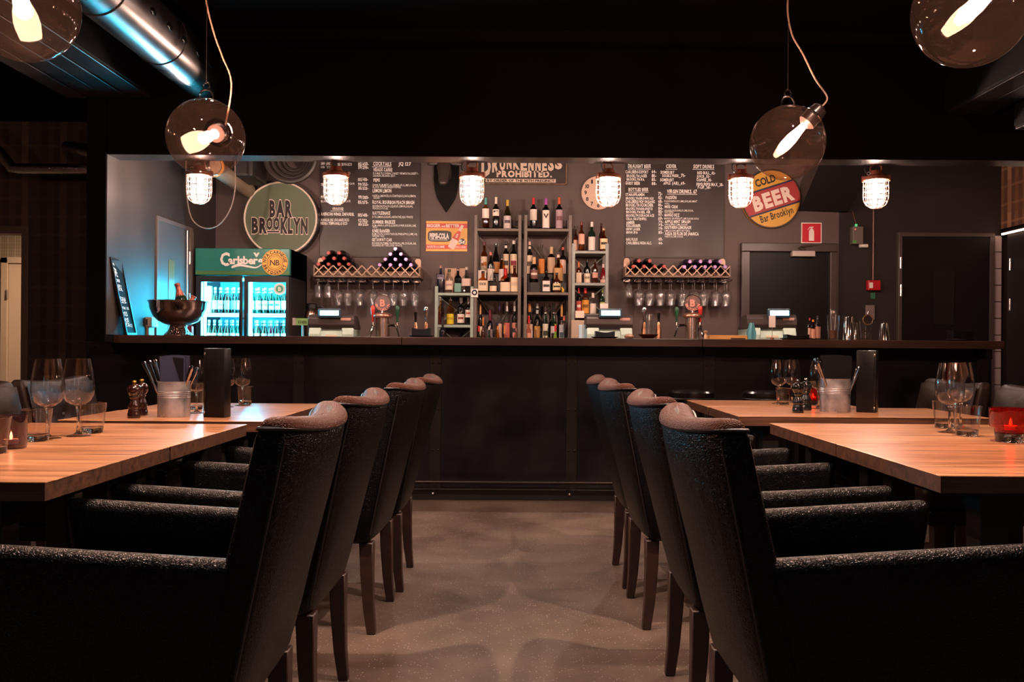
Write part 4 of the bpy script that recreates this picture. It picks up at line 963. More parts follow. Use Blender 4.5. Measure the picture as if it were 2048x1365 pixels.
# ================================================================== FRIDGE
YF = 7.0
fx0, fx1 = X_(389, YF), X_(578, YF); fz = at(480, 497, YF).z; fm = at(480, 553, YF).z
fg = thing('drinks_fridge', 'tall double glass-door drinks fridge glowing blue', 'fridge', (fx0, YF, 0)); FW = fx1-fx0
M_fr = mat('fridge_black', '#1f1c1c', 0.4); M_in = mat('fridge_inner_grey', '#6f979e', 0.5)
sh = MB(); sh.box(0, 0.03, 0.05, 0.57, 0, fz); sh.box(FW-0.03, FW, 0.05, 0.57, 0, fz); sh.box(0, FW, 0.54, 0.57, 0, fz); sh.box(0, FW, 0.05, 0.57, fm, fz); sh.box(0, FW, 0.05, 0.57, 0, 0.3)
sh.build('cabinet', M_fr, fg, smooth=False)
MB().box(0.032, FW-0.032, 0.50, 0.54, 0.3, fm).build('inner_back', M_in, fg, smooth=False)
hdr = MB().box(0.0, FW, 0.0, 0.05, fm+0.008, fz).build('header_panel', mat('fridge_header_green', '#1f6a5c', 0.3, emis='#0a6a66', estr=0.10), fg, smooth=False, bevel=0.006)
MB().box(0.004, FW-0.004, -0.0012, 0.0, fm+0.014, fm+0.04).build('green_stripe', mat('header_stripe_olive', '#4a6a34', 0.4), hdr, smooth=False)
kf = YF/F
def FP(px, py, y=-0.002): q = at(px, py, YF); return (q.x-fx0, y, q.z)
tm_ = MB(); tm_.text('C', FP(441, 531), 25*kf, width=18*kf, style='bold'); tm_.text('arlsberg', FP(457, 528), 15*kf, width=69*kf, style='bold', gap=0.05)
sw_ = [FP(463, 535), FP(478, 530.5), FP(495, 533), FP(512, 535.5), FP(524, 529)]
tm_.loft([[Vector(p) + Vector((0, -0.0003, dz)) for dz in (-w_, w_)] + [Vector(p) + Vector((0, 0.0003, dz)) for dz in (w_, -w_)] for p, w_ in zip(smoothpath([Vector(p) for p in sw_], 4), [.007,.010,.011,.011,.010,.009,.008,.008,.008,.007,.007,.006,.006,.005,.004,.004,.003])])
tm_.text('V', FP(508.5, 513.5), 7*kf, width=9*kf, style='out')
tm_.build('lettering', M_white, hdr, smooth=False)
q = FP(550, 525.5); rs = 26*kf
yl = disc(MB(), (q[0], 0, q[2]), rs, -0.004, -0.0015, 36).build('round_sticker', mat('sticker_amber', '#e0a548', 0.5), hdr, smooth=False)
sd = MB(); sd.arctext('NYA CARNEGIE', (q[0], -0.0045, q[2]), rs*0.80, PI/2, rs*0.22, style='bold', gap=0.2); sd.arctext('BRYGGERIET', (q[0], -0.0045, q[2]), rs*0.80, -PI/2, rs*0.22, inward=True, style='bold', gap=0.25)
sd.ring((q[0], -0.004, q[2]), rs*0.95, 0.0012, 36, 4, 'Y'); sd.ring((q[0], -0.004, q[2]), rs*0.60, 0.002, 30, 4, 'Y'); sd.ring((q[0], -0.004, q[2]), rs*0.47, 0.0012, 30, 4, 'Y')
sd.text('NB', (q[0], -0.0048, q[2]-rs*0.22), rs*0.42, style='reg', align='c'); sd.build('lettering', MATS['letter_dark'], yl, smooth=False)
doors = [(X_(391, YF)-fx0, X_(484, YF)-fx0), (X_(487.5, YF)-fx0, X_(577, YF)-fx0)]
M_fglass = thin('fridge_door_glass', (0.95, 1.0, 1.0), 0.02, base=0.03, top=0.6)
for i, (xa, xb) in enumerate(doors):
    d = thing('fridge_door', None, None); d.parent = fg
    l, r = ((X_(401.5, YF)-fx0), (X_(478, YF)-fx0)) if i == 0 else ((X_(496, YF)-fx0), (X_(571, YF)-fx0)); zt = at(440, 564, YF).z
    f_ = MB(); f_.box(xa, l, 0, 0.048, 0.3, fm); f_.box(r, xb, 0, 0.048, 0.3, fm); f_.box(l, r, 0, 0.048, zt, fm); f_.box(l, r, 0, 0.048, 0.3, 0.36); f_.build('door_frame', M_fr, d, smooth=False)
    MB().box(l, r, 0.02, 0.026, 0.36, zt).build('glass_pane', M_fglass, d, smooth=False)
    MB().box((r+0.004 if i == 0 else l-0.012), (r+0.012 if i == 0 else l-0.004), -0.02, 0, 0.8, 1.3).build('handle', M_blk, d, smooth=False, bevel=0.003)
qs = FP(558, 578, 0.018); st = disc(MB(), (qs[0], 0, qs[2]), 12*kf, 0.0175, 0.0195, 28).build('round_decal', mat('decal_white', '#d8e4e0', 0.5), fg, smooth=False)
disc(MB(), (qs[0], 0, qs[2]), 7.5*kf, 0.0168, 0.0174, 24).build('decal_centre', mat('decal_green', '#3f9a7a', 0.5), st, smooth=False); tt = MB(); tt.text('B', (qs[0], 0.0166, qs[2]-4*kf), 8*kf, align='c', style='bold'); tt.arctext('BROOKLYN BREWERY', (qs[0], 0.0166, qs[2]), 9.8*kf, PI/2, 2.6*kf); tt.build('lettering', M_white, st, smooth=False)
M_led = emit('fridge_led_cyan', (0.03, 0.64, 1.0), 420.0)
for x in (X_(402, YF)-fx0+0.004, X_(477, YF)-fx0-0.004, X_(497, YF)-fx0-0.006, X_(572, YF)-fx0-0.012):
    MB().box(x, x+0.014, 0.052, 0.066, 0.34, fm-0.012).build('led_strip', M_led, fg, smooth=False)
MB().box(0.04, FW-0.04, 0.054, 0.064, fm-0.03, fm-0.014).build('led_strip', M_led, fg, smooth=False)
zs1 = at(450, 627, 7.06).z
SH = [zs1, zs1-0.265]
for i, z in enumerate(SH):
    MB().box(0.032, FW-0.032, 0.07, 0.50, z-0.02, z).build('shelf', M_in, fg, smooth=False)
    MB().box(0.032, FW-0.032, 0.062, 0.072, z-0.03, z+0.002).build('shelf_lip', emit('shelf_lip_light', (0.35, 0.85, 1.0), 2.5), fg, smooth=False)
# ================================================================== BOTTLES
PROF = {
 'bordeaux': [(0,0),(.94,0),(1,.02),(1,.62),(.93,.67),(.5,.735),(.34,.775),(.32,.97),(.35,.97),(.35,1),(0,1)],
 'burgundy': [(0,0),(.94,0),(1,.02),(1,.44),(.82,.56),(.45,.72),(.33,.78),(.31,.97),(.34,.97),(.34,1),(0,1)],
 'spirit':   [(0,0),(.94,0),(1,.02),(1,.60),(.9,.655),(.5,.71),(.38,.74),(.36,.97),(.4,.97),(.4,1),(0,1)],
 'squat':    [(0,0),(.92,0),(1,.03),(1,.50),(.9,.60),(.5,.68),(.32,.72),(.3,.97),(.34,.97),(.34,1),(0,1)],
 'cone':     [(0,0),(.94,0),(1,.02),(.98,.2),(.72,.5),(.42,.72),(.3,.8),(.28,.97),(.33,.97),(.33,1),(0,1)],
 'beer':     [(0,0),(.94,0),(1,.02),(1,.54),(.85,.63),(.5,.76),(.42,.82),(.40,.97),(.44,.97),(.44,1),(0,1)],
}
def glassmat(g):
    d = {'dark': ('#14110f', 0.08), 'green': ('#16271a', 0.08), 'brown': ('#38180c', 0.08), 'black': ('#0b0a0b', 0.12), 'purple': ('#1c1626', 0.2), 'red': ('#6a0f18', 0.1), 'navy': ('#141a30', 0.1), 'lime': ('#6f9a2e', 0.1)}
    if g in d: return mat('bottle_glass_' + g, d[g][0], d[g][1], spec=0.6)
    t = {'clear': (0.86, 0.87, 0.86), 'amber': (0.72, 0.36, 0.12), 'gold': (0.85, 0.55, 0.16), 'pale': (0.80, 0.74, 0.62), 'pink': (0.85, 0.55, 0.48), 'olive': (0.40, 0.42, 0.14)}[g]
    return thin('bottle_glass_' + g, t, 0.03, base=0.07, top=0.8, power=3)
BCACHE = {}
def bottle(loc, r, h, shape='bordeaux', glass='dark', cap='#202020', label='#e6d6c4', desc='', name='bottle', group=None, lab=(0.16, 0.5), capz=None, sq=None, band=None, n=14, cat='bottle', neck=None, pour=False, motif=None, fill=None):
    key = (round(r, 4), round(h, 4), shape, glass, cap, label, lab, capz, sq, band, neck, pour, motif, fill)
    if key in BCACHE: return copy_tree(BCACHE[key], loc, None, desc)
    t = thing(name, desc, cat, loc, 0, group)
    pr = PROF[shape]
    MB().lathe([(a*r, b*h) for a, b in pr], n, sq=sq).build('glass_body', glassmat(glass), t, angle=50)
    rn = pr[-4][0]*r
    cz = capz if capz is not None else (0.80 if shape in ('bordeaux', 'burgundy') else 0.90)
    if pour:
        MB().lathe([(0, h*0.93), (rn*1.1, h*0.93), (rn*1.1, h*0.96), (rn*0.45, h*0.98), (rn*0.3, h*1.09), (0, h*1.09)], 8).build('pourer', M_steel, t)
    elif cap: MB().lathe([(0, h*cz), (rn*1.16, h*cz), (rn*1.16, h*1.005), (0, h*1.008)], 10).build('cap', mat('cap_' + cap.strip('#'), cap, 0.4), t)
    if fill: MB().lathe([(0, 0.012*h), (r*0.93, 0.012*h), (r*0.93, fill*h), (0, fill*h)], n, sq=sq).build('liquid', thin('liquid_amber', (0.75, 0.42, 0.1), 0.1, base=0.03), t)
    if label:
        w_ = 1.15; l = MB().lathe([(r*1.012, lab[0]*h), (r*1.012, lab[1]*h)], 10, a0=-PI/2-w_, a1=-PI/2+w_, sq=sq).build('label', mat('paper_' + label.strip('#'), label, 0.6), t)
        if band: MB().lathe([(r*1.02, (lab[0]+(lab[1]-lab[0])*0.42)*h), (r*1.02, (lab[0]+(lab[1]-lab[0])*0.66)*h)], 8, a0=-PI/2-0.8, a1=-PI/2+0.8, sq=sq).build('label_print', mat('print_' + band.strip('#'), band, 0.6), l)
        if motif:
            m = MB(); hh = (lab[1]-lab[0])*h; m.text(motif, (0, -r*1.035 if not sq else -r*1.03, lab[0]*h+hh*0.55), hh*0.24, align='c', width=r*1.25, style='bold'); m.build('lettering', MATS['letter_dark'], l, smooth=False)
    if neck: MB().lathe([(rn*1.12, h*0.78), (rn*1.12, h*0.86)], 10).build('neck_label', mat('paper_' + neck.strip('#'), neck, 0.6), t)
    BCACHE[key] = t
    return t

# ---- fridge stock
GF = 'beer bottles in the fridge'
kinds = [('#cfe0e0', 'brown', None), ('#e4ded6', 'dark', '#c05a6a'), ('#bfe2e6', 'brown', None), ('#8aa6a8', 'dark', None), ('#e6e6e0', 'dark', None)]
kinds2 = [('#e8ead8', 'green', '#b08a3a'), ('#eae6c8', 'green', '#8a6a2a'), ('#e8e8d8', 'green', '#9a7a2a'), ('#f0eee6', 'green', '#303a30'), ('#f0f0ee', 'green', '#506a60'), ('#e6eef0', 'brown', None)]
kinds3 = [('#dfe8e8', 'brown', None), ('#d8c8cc', 'brown', '#b06a7a'), ('#e0ecee', 'brown', None), ('#cfe0e4', 'brown', '#90a8b0'), ('#e8f2f2', 'green', '#508a70'), ('#d8e2e2', 'brown', None)]
kinds4 = [('#9ab0b8', 'brown', None), ('#e6e8e0', 'brown', None), ('#d8b8c8', 'brown', '#8a3a5a'), ('#b88a98', 'red', '#7a1a2a'), ('#e4e8ea', 'brown', None), ('#eef2f0', 'brown', None)]
def fridge_row(pxs, kk, z, row, where, nm):
    for j, px in enumerate(pxs):
        yy = 7.13 + 0.085*row; k_ = kk[j % len(kk)]
        x = X_(px, 7.13) if row == 0 else X_(px, 7.13) + 0.012
        p = (x, yy, z)
        lab = '%s beer bottle, %s row, %s' % (ORD[j], nm[row], where)
        bottle(p, 0.0235, 0.212, 'beer', k_[1], '#d8e4e4', k_[0], lab, 'beer_bottle', GF, band=k_[2], neck='#dfe6e4', n=12)
NM = ['front', 'second']
for row in (0, 1):
    fridge_row((430, 441, 454, 467, 478), kinds, SH[0], row, 'upper shelf behind the left fridge door', NM)
    fridge_row((503, 517, 530, 543, 555, 567), kinds2, SH[0], row, 'upper shelf behind the right fridge door', NM)
    fridge_row((418, 429, 441, 453, 465), kinds3, SH[1], row, 'lower shelf behind the left fridge door', NM)
    fridge_row((502, 515, 529, 542, 554, 567), kinds4, SH[1], row, 'lower shelf behind the right fridge door', NM)
cn = thing('drink_can', 'tall pale green can at the left end of the upper fridge shelf', 'can', (X_(418, 7.13), 7.13, SH[0]))
MB().lathe([(0,0),(.024,0),(.027,.006),(.027,.205),(.022,.222),(0,.222)], 16).build('can_body', mat('can_pale_green', '#b8cfa8', 0.4), cn); MB().ring((0,0,.222), .021, .002, 16, 5).build('can_rim', M_steel, cn)

# ================================================================== BOTTLE SHELVES
def shelf_unit(name, lab, pxl, pxr, py_top, shelves, m, Y=7.26, depth=0.30, back_steps=None, foot=0.95):
    xa, xb = X_(pxl, Y), X_(pxr, Y); zt = at((pxl+pxr)/2, py_top, Y).z
    t = thing(name, lab, 'shelf unit', ((xa+xb)/2, Y, foot)); hw = (xb-xa)/2
    for sx_ in (-1, 1):
        for yy in (0, depth-0.02):
            MB().box(sx_*hw-0.013, sx_*hw+0.013, yy, yy+0.022, 0, zt-foot).build('post', m, t, smooth=False, bevel=0.003)
    for pz in shelves:
        z = at((pxl+pxr)/2, pz, Y).z - foot
        MB().box(-hw+0.01, hw-0.01, 0.002, depth, z-0.022, z).build('shelf_board', m, t, smooth=False, bevel=0.002)
    zz = [at((pxl+pxr)/2, p, Y).z - foot for p in shelves]
    for i in range(len(zz)):
        lo_ = zz[i+1] if i+1 < len(zz) else 0.0
        for s in (-1, 1):
            a, b = Vector((-s*(hw-0.012), depth-0.008, zz[i]-0.03)), Vector((s*(hw-0.012), depth-0.008, lo_+0.03))
            MB().tube([a, b], 0.006, 5).build('cross_brace', m, t)
    MB().cyl((-hw, depth-0.01, zt-foot-0.06), (hw, depth-0.01, zt-foot-0.06), 0.006, n=6).build('rail', m, t)
    return t, zz
GS = 'bottles on the back bar shelves'
YS = 7.26
uA, zA = shelf_unit('bottle_shelf', 'low pale green metal bottle shelf left of the tall shelves', 872, 943, 573, (586, 650), mat('pale_green_shelf', '#98a89a', 0.5))
uB, zB = shelf_unit('bottle_shelf', 'tall metal bottle shelf beside the cola sign', 950, 1038, 430, (457, 584.5), M_shelf2)
uC, zC_ = shelf_unit('bottle_shelf', 'tall metal bottle shelf under the prohibited sign', 1050, 1139, 430, (457.5, 585), M_shelf2)
uD, zD = shelf_unit('bottle_shelf', 'narrow grey metal bottle shelf left of the drinks blackboard', 1146, 1213, 487, (502, 566, 628), mat('grey_shelf_steel', '#8a908a', 0.5))
zA = [z+0.95 for z in zA]; zB = [z+0.95 for z in zB]; zC_ = [z+0.95 for z in zC_]; zD = [z+0.95 for z in zD]
# raised back steps on the two tall shelves
for (u, zz, nm, l, r) in ((uB, zB, 'left', 950, 1038), (uC, zC_, 'right', 1050, 1139)):
    hw = (X_(r, YS)-X_(l, YS))/2 - 0.02
    for lev, (ya, yb, up) in enumerate(((0.11, 0.19, 0.09), (0.19, 0.285, 0.165))):
        MB().box(-hw, hw, ya, yb, zz[1]-0.95, zz[1]-0.95+up).build('step', M_dark, u, smooth=False)
    for lev, (ya, yb, up) in enumerate(((0.13, 0.29, 0.08),)):
        MB().box(-hw, hw, ya, yb, 0.0, up).build('step', M_dark, u, smooth=False)
ST = {'B0': (zB[0], 0.10), 'C0': (zC_[0], 0.10), 'B1f': (zB[1], 0.055), 'B1m': (zB[1]+0.09, 0.15), 'B1b': (zB[1]+0.165, 0.235),
      'C1f': (zC_[1], 0.055), 'C1m': (zC_[1]+0.09, 0.15), 'C1b': (zC_[1]+0.165, 0.235), 'B2f': (0.95, 0.06), 'B2b': (1.03, 0.20), 'C2f': (0.95, 0.06), 'C2b': (1.03, 0.20),
      'A0': (zA[0], 0.11), 'A1': (zA[1], 0.13), 'A2': (0.95, -0.0), 'D0': (zD[0], 0.10), 'D0b': (zD[0], 0.20), 'D1': (zD[1], 0.11), 'D2': (zD[2], 0.11)}
def sb(slot, px, ytop, wpx, shape, glass, cap, label, desc, **kw):
    z, dy = ST[slot]; Y = YS + dy; x = X_(px, Y); zt = at(px, ytop, Y).z; r = wpx/2/F*Y
    if kw.get('pour'): zt = z + (zt-z)/1.09
    return bottle((x, Y, z), r, zt-z, shape, glass, cap, label, desc, 'bottle', GS, **kw)
W = '#e9d9cb'; Cc = '#dfc6a8'
sb('B0', 969.5, 396.7, 15, 'bordeaux', 'gold', '#4fa8a0', W, 'amber wine bottle with teal capsule on the tall left shelf top', lab=(.36,.66), fill=.34)
sb('B0', 990, 395, 14, 'bordeaux', 'dark', '#e6d2c2', W, 'dark wine bottle with cream capsule on the tall left shelf top', lab=(.42,.62), motif='F')
sb('B0', 1013, 400.5, 16, 'burgundy', 'olive', '#c8a53a', '#c9bcb8', 'green wine bottle with yellow capsule on the tall left shelf top', lab=(.04,.46), band='#5a4a52')
sb('C0', 1065, 396.5, 15, 'bordeaux', 'black', '#c81e2e', '#d8c8be', 'dark wine bottle with red capsule on the tall right shelf top', lab=(.3,.64))
sb('C0', 1090, 397.5, 15, 'bordeaux', 'black', '#b04ab0', W, 'dark wine bottle with purple capsule on the tall right shelf top', lab=(.06,.62), motif='V')
sb('C0', 1116.6, 396, 15, 'bordeaux', 'black', '#d0532a', '#a88a92', 'dark wine bottle with orange capsule on the tall right shelf top', lab=(.05,.62), band='#7a4a52')
# tall left shelf, middle
T = ' on the tall left shelf, middle level'
sb('B1b', 967, 485, 14, 'spirit', 'amber', '#5a1a20', Cc, 'whisky bottle with dark red stopper, back row'+T, lab=(.05,.55), band='#c9702e')
sb('B1b', 990.4, 488, 18, 'cone', 'black', '#1a1614', '#c08a52', 'dark green bottle with broad gold label, back row'+T, lab=(.04,.4))
sb('B1b', 1010.5, 482, 13, 'spirit', 'black', '#141010', Cc, 'black-topped bottle with cream label, back row'+T, lab=(.02,.6), band='#3a2a22', neck='#e6dace')
sb('B1b', 1026, 482, 15, 'spirit', 'dark', '#e6dace', Cc, 'white-topped bottle with red-banded label, back row'+T, lab=(.02,.6), band='#8a2a32')
sb('B1m', 963.4, 522, 18, 'squat', 'clear', '#d8c0b0', W, 'clear bottle with large cream label, middle row'+T, lab=(.05,.55))
sb('B1m', 980, 505, 13, 'spirit', 'black', '#c86a5a', W, 'dark bottle with pink stopper, middle row'+T, lab=(.05,.45))
sb('B1m', 1003, 506.6, 14, 'burgundy', 'gold', '#1a1614', W, 'amber bottle with white label, middle row'+T, lab=(.05,.45), neck='#e6dace')
sb('B1f', 965, 543, 20, 'squat', 'amber', '#1c1816', Cc, 'square whiskey bottle with black cap, front row'+T, lab=(.06,.55), sq=8, motif='KNOB')
sb('B1f', 985.5, 532, 15, 'squat', 'clear', '#1c1816', Cc, 'round squat bottle with black stopper, front row'+T, lab=(.04,.24), neck='#c8b8b0')
sb('B1f', 1009.7, 537.6, 20, 'squat', 'amber', '#c8202a', Cc, 'squat bourbon bottle with red wax top, front row'+T, lab=(.03,.42), sq=6, capz=.60)
sb('B1f', 1028, 532, 15, 'spirit', 'brown', '#6a3428', Cc, 'brown-capped bottle with tall cream label, front row'+T, lab=(.03,.56), sq=8, band='#c9b090')
# tall right shelf, middle
T = ' on the tall right shelf, middle level'
sb('C1b', 1058, 484, 13, 'spirit', 'dark', '#d8a898', Cc, 'dark bottle with cream label, back row first'+T, lab=(.02,.58), band='#4a3a2e', neck='#e6dace')
sb('C1b', 1082, 490, 13, 'spirit', 'clear', '#3a2a22', '#cf7a30', 'clear bottle with orange label, back row'+T, lab=(.03,.52))
sb('C1b', 1101.4, 494.5, 17, 'spirit', 'black', '#c8a878', '#c8a98a', 'broad dark bottle with tan label, back row'+T, lab=(.05,.62), capz=.75)
sb('C1b', 1124.6, 495, 13, 'spirit', 'dark', '#b5452e', '#e0c0b4', 'orange-topped bottle with pinkish label, back row'+T, lab=(.03,.55))
sb('C1m', 1067, 515, 17, 'spirit', 'black', '#e0b080', '#7a5048', 'dark broad bottle with printed label, middle row'+T, lab=(.14,.5), band='#e6d6c8', capz=.7)
sb('C1m', 1115.7, 510, 19, 'squat', 'gold', '#ead8cc', '#c89a62', 'amber bottle with white cap, middle row'+T, lab=(.06,.52))
sb('C1f', 1091.6, 541, 15, 'spirit', 'black', '#14100f', '#d8ccc4', 'black square whiskey bottle with white label, front row'+T, lab=(.05,.52), sq=8, band='#1c1816')
sb('C1f', 1112.5, 546, 17, 'squat', 'brown', '#2a1c16', '#c8b88a', 'flask-shaped dark bottle with black stopper, front row'+T, lab=(.12,.46), band='#1c1816')
# tall left shelf, bottom
T = ' on the tall left shelf, bottom level'
sb('B2b', 960.4, 610, 10, 'bordeaux', 'black', '#d89a62', Cc, 'slim black bottle with gold twist, back row'+T, lab=(.1,.5), neck='#d8b888')
sb('B2b', 979.6, 621, 12, 'spirit', 'black', '#7a2038', '#8a8088', 'speckled dark bottle with burgundy capsule, back row'+T, lab=(.1,.5), capz=.72)
sb('B2b', 998.4, 602.5, 11, 'bordeaux', 'clear', '#2e2450', '#d8b498', 'clear bottle with purple capsule, back row'+T, lab=(.05,.52))
sb('B2b', 1013.5, 604.5, 12, 'bordeaux', 'clear', '#d8d4d0', '#d06a62', 'white-capped bottle with round pink label, back row'+T, lab=(.2,.55))
sb('B2b', 1028.7, 604.5, 11, 'bordeaux', 'black', '#d2ceca', '#c88070', 'white-capped dark bottle with red label, back row'+T, lab=(.2,.55), band='#1c1816')
sb('B2f', 966, 635.5, 9, 'spirit', 'brown', '#cf7a38', Cc, 'small bottle with orange cap, front row'+T, lab=(.05,.5), capz=.8)
sb('B2f', 957, 652.7, 11, 'spirit', 'green', '#d02a22', '#4f7a32', 'green bottle with bright red cap, front row'+T, lab=(.1,.4), capz=.82)
sb('B2f', 994.4, 645, 15, 'cone', 'gold', '#1c1c38', '#d8bf92', 'amber bottle with navy cap, front row'+T, lab=(.05,.34))
sb('B2f', 1009, 651, 13, 'squat', 'clear', '#cf8a4a', W, 'clear squat bottle with cork top, front row'+T, lab=(.05,.4), capz=.74)
sb('B2f', 1024, 656, 6, 'spirit', 'black', '#141010', W, 'very slim black bottle, front row'+T, lab=(.1,.55))
sb('B2f', 1032, 648, 7, 'spirit', 'pale', '#1c1614', '#9aa070', 'slim bottle with green leaf label, front row'+T, lab=(.05,.6), neck='#c88a90')
sb('B2f', 978, 654, 9, 'spirit', 'green', '#d8d0c8', '#1f2a1c', 'small dark green bottle with letter label, front row'+T, lab=(.2,.5), motif='V')
# tall right shelf, bottom
T = ' on the tall right shelf, bottom level'
sb('C2b', 1059, 608.5, 13, 'spirit', 'dark', '#c98a45', '#d8b498', 'dark bottle with orange capsule, back row'+T, lab=(.05,.55), capz=.82)
sb('C2b', 1074, 608, 13, 'spirit', 'black', '#c8ccc8', '#b58242', 'black bottle with silver neck, back row'+T, lab=(.05,.5), neck='#c8ccc8')
sb('C2b', 1090.5, 607.5, 12, 'burgundy', 'green', '#4a3a36', '#dcd2b8', 'green bottle with white neck band, back row'+T, lab=(.1,.55), band='#2f3a24', neck='#dce0d4')
sb('C2b', 1107, 607.5, 13, 'burgundy', 'green', '#1a1a18', '#d8c6c0', 'green bottle with lilac neck band, back row'+T, lab=(.05,.5), band='#3a2a2a', neck='#d2b8c4')
sb('C2b', 1123, 610.5, 11, 'spirit', 'dark', '#cf9a52', '#c9ced2', 'bottle with gold capsule and blue-white label, back row'+T, lab=(.05,.55), band='#5a6a7a', capz=.74)
sb('C2f', 1057, 633, 12, 'spirit', 'pink', '#c81e24', '#d89a80', 'pink clear bottle with red cap, front row'+T, lab=(.1,.6), capz=.83)
sb('C2f', 1071, 653, 11, 'squat', 'clear', '#c89a52', '#d8a89a', 'squat clear bottle with gold top, front row'+T, lab=(.05,.45))
sb('C2f', 1063.7, 662, 6, 'spirit', 'purple', '#d8d0d4', '#4a2f6a', 'tiny purple bottle with white cap, front row'+T, lab=(.1,.6), capz=.7)
sb('C2f', 1081, 656.6, 7, 'spirit', 'dark', '#3a3234', '#d8b0a8', 'little bottle with pink label, front row'+T, lab=(.05,.55))
sb('C2f', 1096.4, 657, 7, 'spirit', 'dark', '#2c2838', '#cf8a4a', 'little bottle with orange label, front row'+T, lab=(.05,.55))
sb('C2f', 1110.6, 648.7, 13, 'cone', 'lime', '#c81e22', '#b8b45a', 'lime green bottle with red cap, front row'+T, lab=(.05,.3), capz=.72)
sb('C2f', 1127.7, 633, 14, 'cone', 'clear', '#c8694a', '#d8b8b4', 'conical clear flask with cork, front row'+T, lab=(.03,.34))
# low shelf
T = ' on the low green shelf'
sb('A0', 880.5, 531, 15, 'squat', 'purple', '#a87a62', '#8a7f92', 'dark purple bottle with white script'+T, lab=(.5,.66), motif='PB')
sb('A0', 897.5, 539, 16, 'spirit', 'clear', '#2e3a2a', '#d8c0aa', 'clear gin bottle with green cap'+T, lab=(.15,.52), band='#b09080')
sb('A0', 915, 537, 14, 'spirit', 'black', '#c8a898', '#6f9a8c', 'black bottle with teal picture'+T, lab=(.06,.4), sq=8)
sb('A0', 932, 534.7, 19, 'squat', 'clear', '#d8c4b4', '#d8bcae', 'clear decanter-like bottle with framed label'+T, lab=(.28,.56), sq=5)
sb('A1', 880.5, 592.7, 14, 'spirit', 'amber', None, None, 'half full amber bottle with steel pourer'+T, pour=True, fill=.5)
sb('A1', 900.4, 593, 15, 'spirit', 'gold', None, '#d8bf1e', 'yellow-labelled bottle with steel pourer'+T, pour=True, lab=(.04,.42), band='#b89a10')
sb('A1', 921.5, 595.6, 15, 'spirit', 'black', '#d2c8c4', W, 'dark round bottle with silver cap and white label'+T, lab=(.08,.4), capz=.82, band='#8a3a32')
sb('A1', 936, 595, 12, 'spirit', 'black', '#d2c8c4', W, 'dark bottle with red-lettered white label'+T, lab=(.28,.55), capz=.8, band='#b04a42')
bottle((X_(880, 7.0), 7.235, 0.95), 0.029, 0.335, 'bordeaux', 'black', '#1a1210', '#b06a48', 'tall black bottle with copper label standing before the low shelf', 'bottle', GS, lab=(.06,.5))
# narrow shelf
T = ' on the narrow grey shelf'
sb('D0b', 1150, 454, 9, 'spirit', 'brown', '#2a1c18', '#d8b098', 'brown bottle at the back corner, top level'+T, lab=(.1,.5))
sb('D0', 1161.5, 444.6, 13, 'spirit', 'amber', '#6a2420', '#d8a490', 'dark-capped bottle with pink label, top level'+T, lab=(.26,.6), fill=.2)
sb('D0', 1182, 444.6, 15, 'spirit', 'green', '#e0d4ca', '#cfc4bc', 'green bottle with white cap and white label, top level'+T, lab=(.05,.5), capz=.84)
sb('D0b', 1201, 447, 9, 'spirit', 'brown', '#2a1c18', '#a07a52', 'thin brown bottle behind the amber one, top level'+T, lab=(.1,.5))
sb('D0', 1206, 456.5, 16, 'squat', 'amber', '#b89a82', '#dfc8a0', 'amber whisky bottle with cream label, top level'+T, lab=(.12,.55), band='#3a2a1c')
sb('D1', 1156.5, 524, 11, 'spirit', 'amber', '#cf742e', Cc, 'orange-capped bottle with folded cream label, second level'+T, lab=(.04,.5), capz=.74, sq=6)
sb('D1', 1173, 519.7, 13, 'spirit', 'black', '#141010', '#dcc8b0', 'black bottle with cream label, second level'+T, lab=(.04,.42), band='#8a7a62')
sb('D1', 1189, 519.7, 12, 'spirit', 'brown', '#2a1c18', '#d09a8a', 'brown bottle with pink cross label, second level'+T, lab=(.24,.46))
sb('D1', 1205.5, 527, 13, 'cone', 'red', '#d8b8b4', '#d8b0a0', 'red bottle with white neck, second level'+T, lab=(.05,.2), capz=.74)
sb('D2', 1157, 576.5, 10, 'spirit', 'black', '#c02028', '#c8544a', 'red-capped bottle with red and white label, third level'+T, lab=(.08,.5), band='#e6d6c8', capz=.8)
sb('D2', 1170, 576.5, 15, 'spirit', 'brown', '#c02028', '#d89432', 'red-capped bottle with orange label, third level'+T, lab=(.03,.54), capz=.8, band='#7a4a1a')
sb('D2', 1185.3, 586.6, 13, 'spirit', 'clear', '#e0c8bc', W, 'clear bottle with white label and pale cap, third level'+T, lab=(.03,.5), capz=.78)
sb('D2', 1204, 580, 10, 'spirit', 'green', '#8a9a2a', '#a8b060', 'green bottle behind the white paper note, third level'+T, lab=(.1,.5))
# small things around the shelves
tag(MB().box(at(890, 565, 7.5).x, at(930, 565, 7.5).x, 7.49, 7.50, zA[0], at(890, 537, 7.5).z).build('cardboard_sheet', mat('cardboard_tan', '#c09a80', 0.7), smooth=False), 'tan cardboard sheet leaning behind the gin bottles', 'cardboard')
q0 = at(949, 595, 7.25); nt_ = thing('shelf_sticker', 'white square card with dark round emblem taped to the shelf post', 'card', (q0.x, 7.252, q0.z)); kk_ = 7.25/F
MB().box(-7*kk_, 7*kk_, -0.003, 0, 0, 17*kk_).build('card', M_white, nt_, smooth=False); MB().ring((0, -0.003, 9.5*kk_), 4.3*kk_, 0.006, 20, 4, 'Y').build('emblem', mat('emblem_ink', '#2c3440', 0.5), nt_, smooth=False)
q0 = at(1208, 618, 7.24); tag(MB().box(q0.x-8*kk_, q0.x+8*kk_, 7.235, 7.24, zD[2], zD[2]+0.085).build('paper_note', M_white, smooth=False), 'white paper note standing on the narrow shelf', 'note')
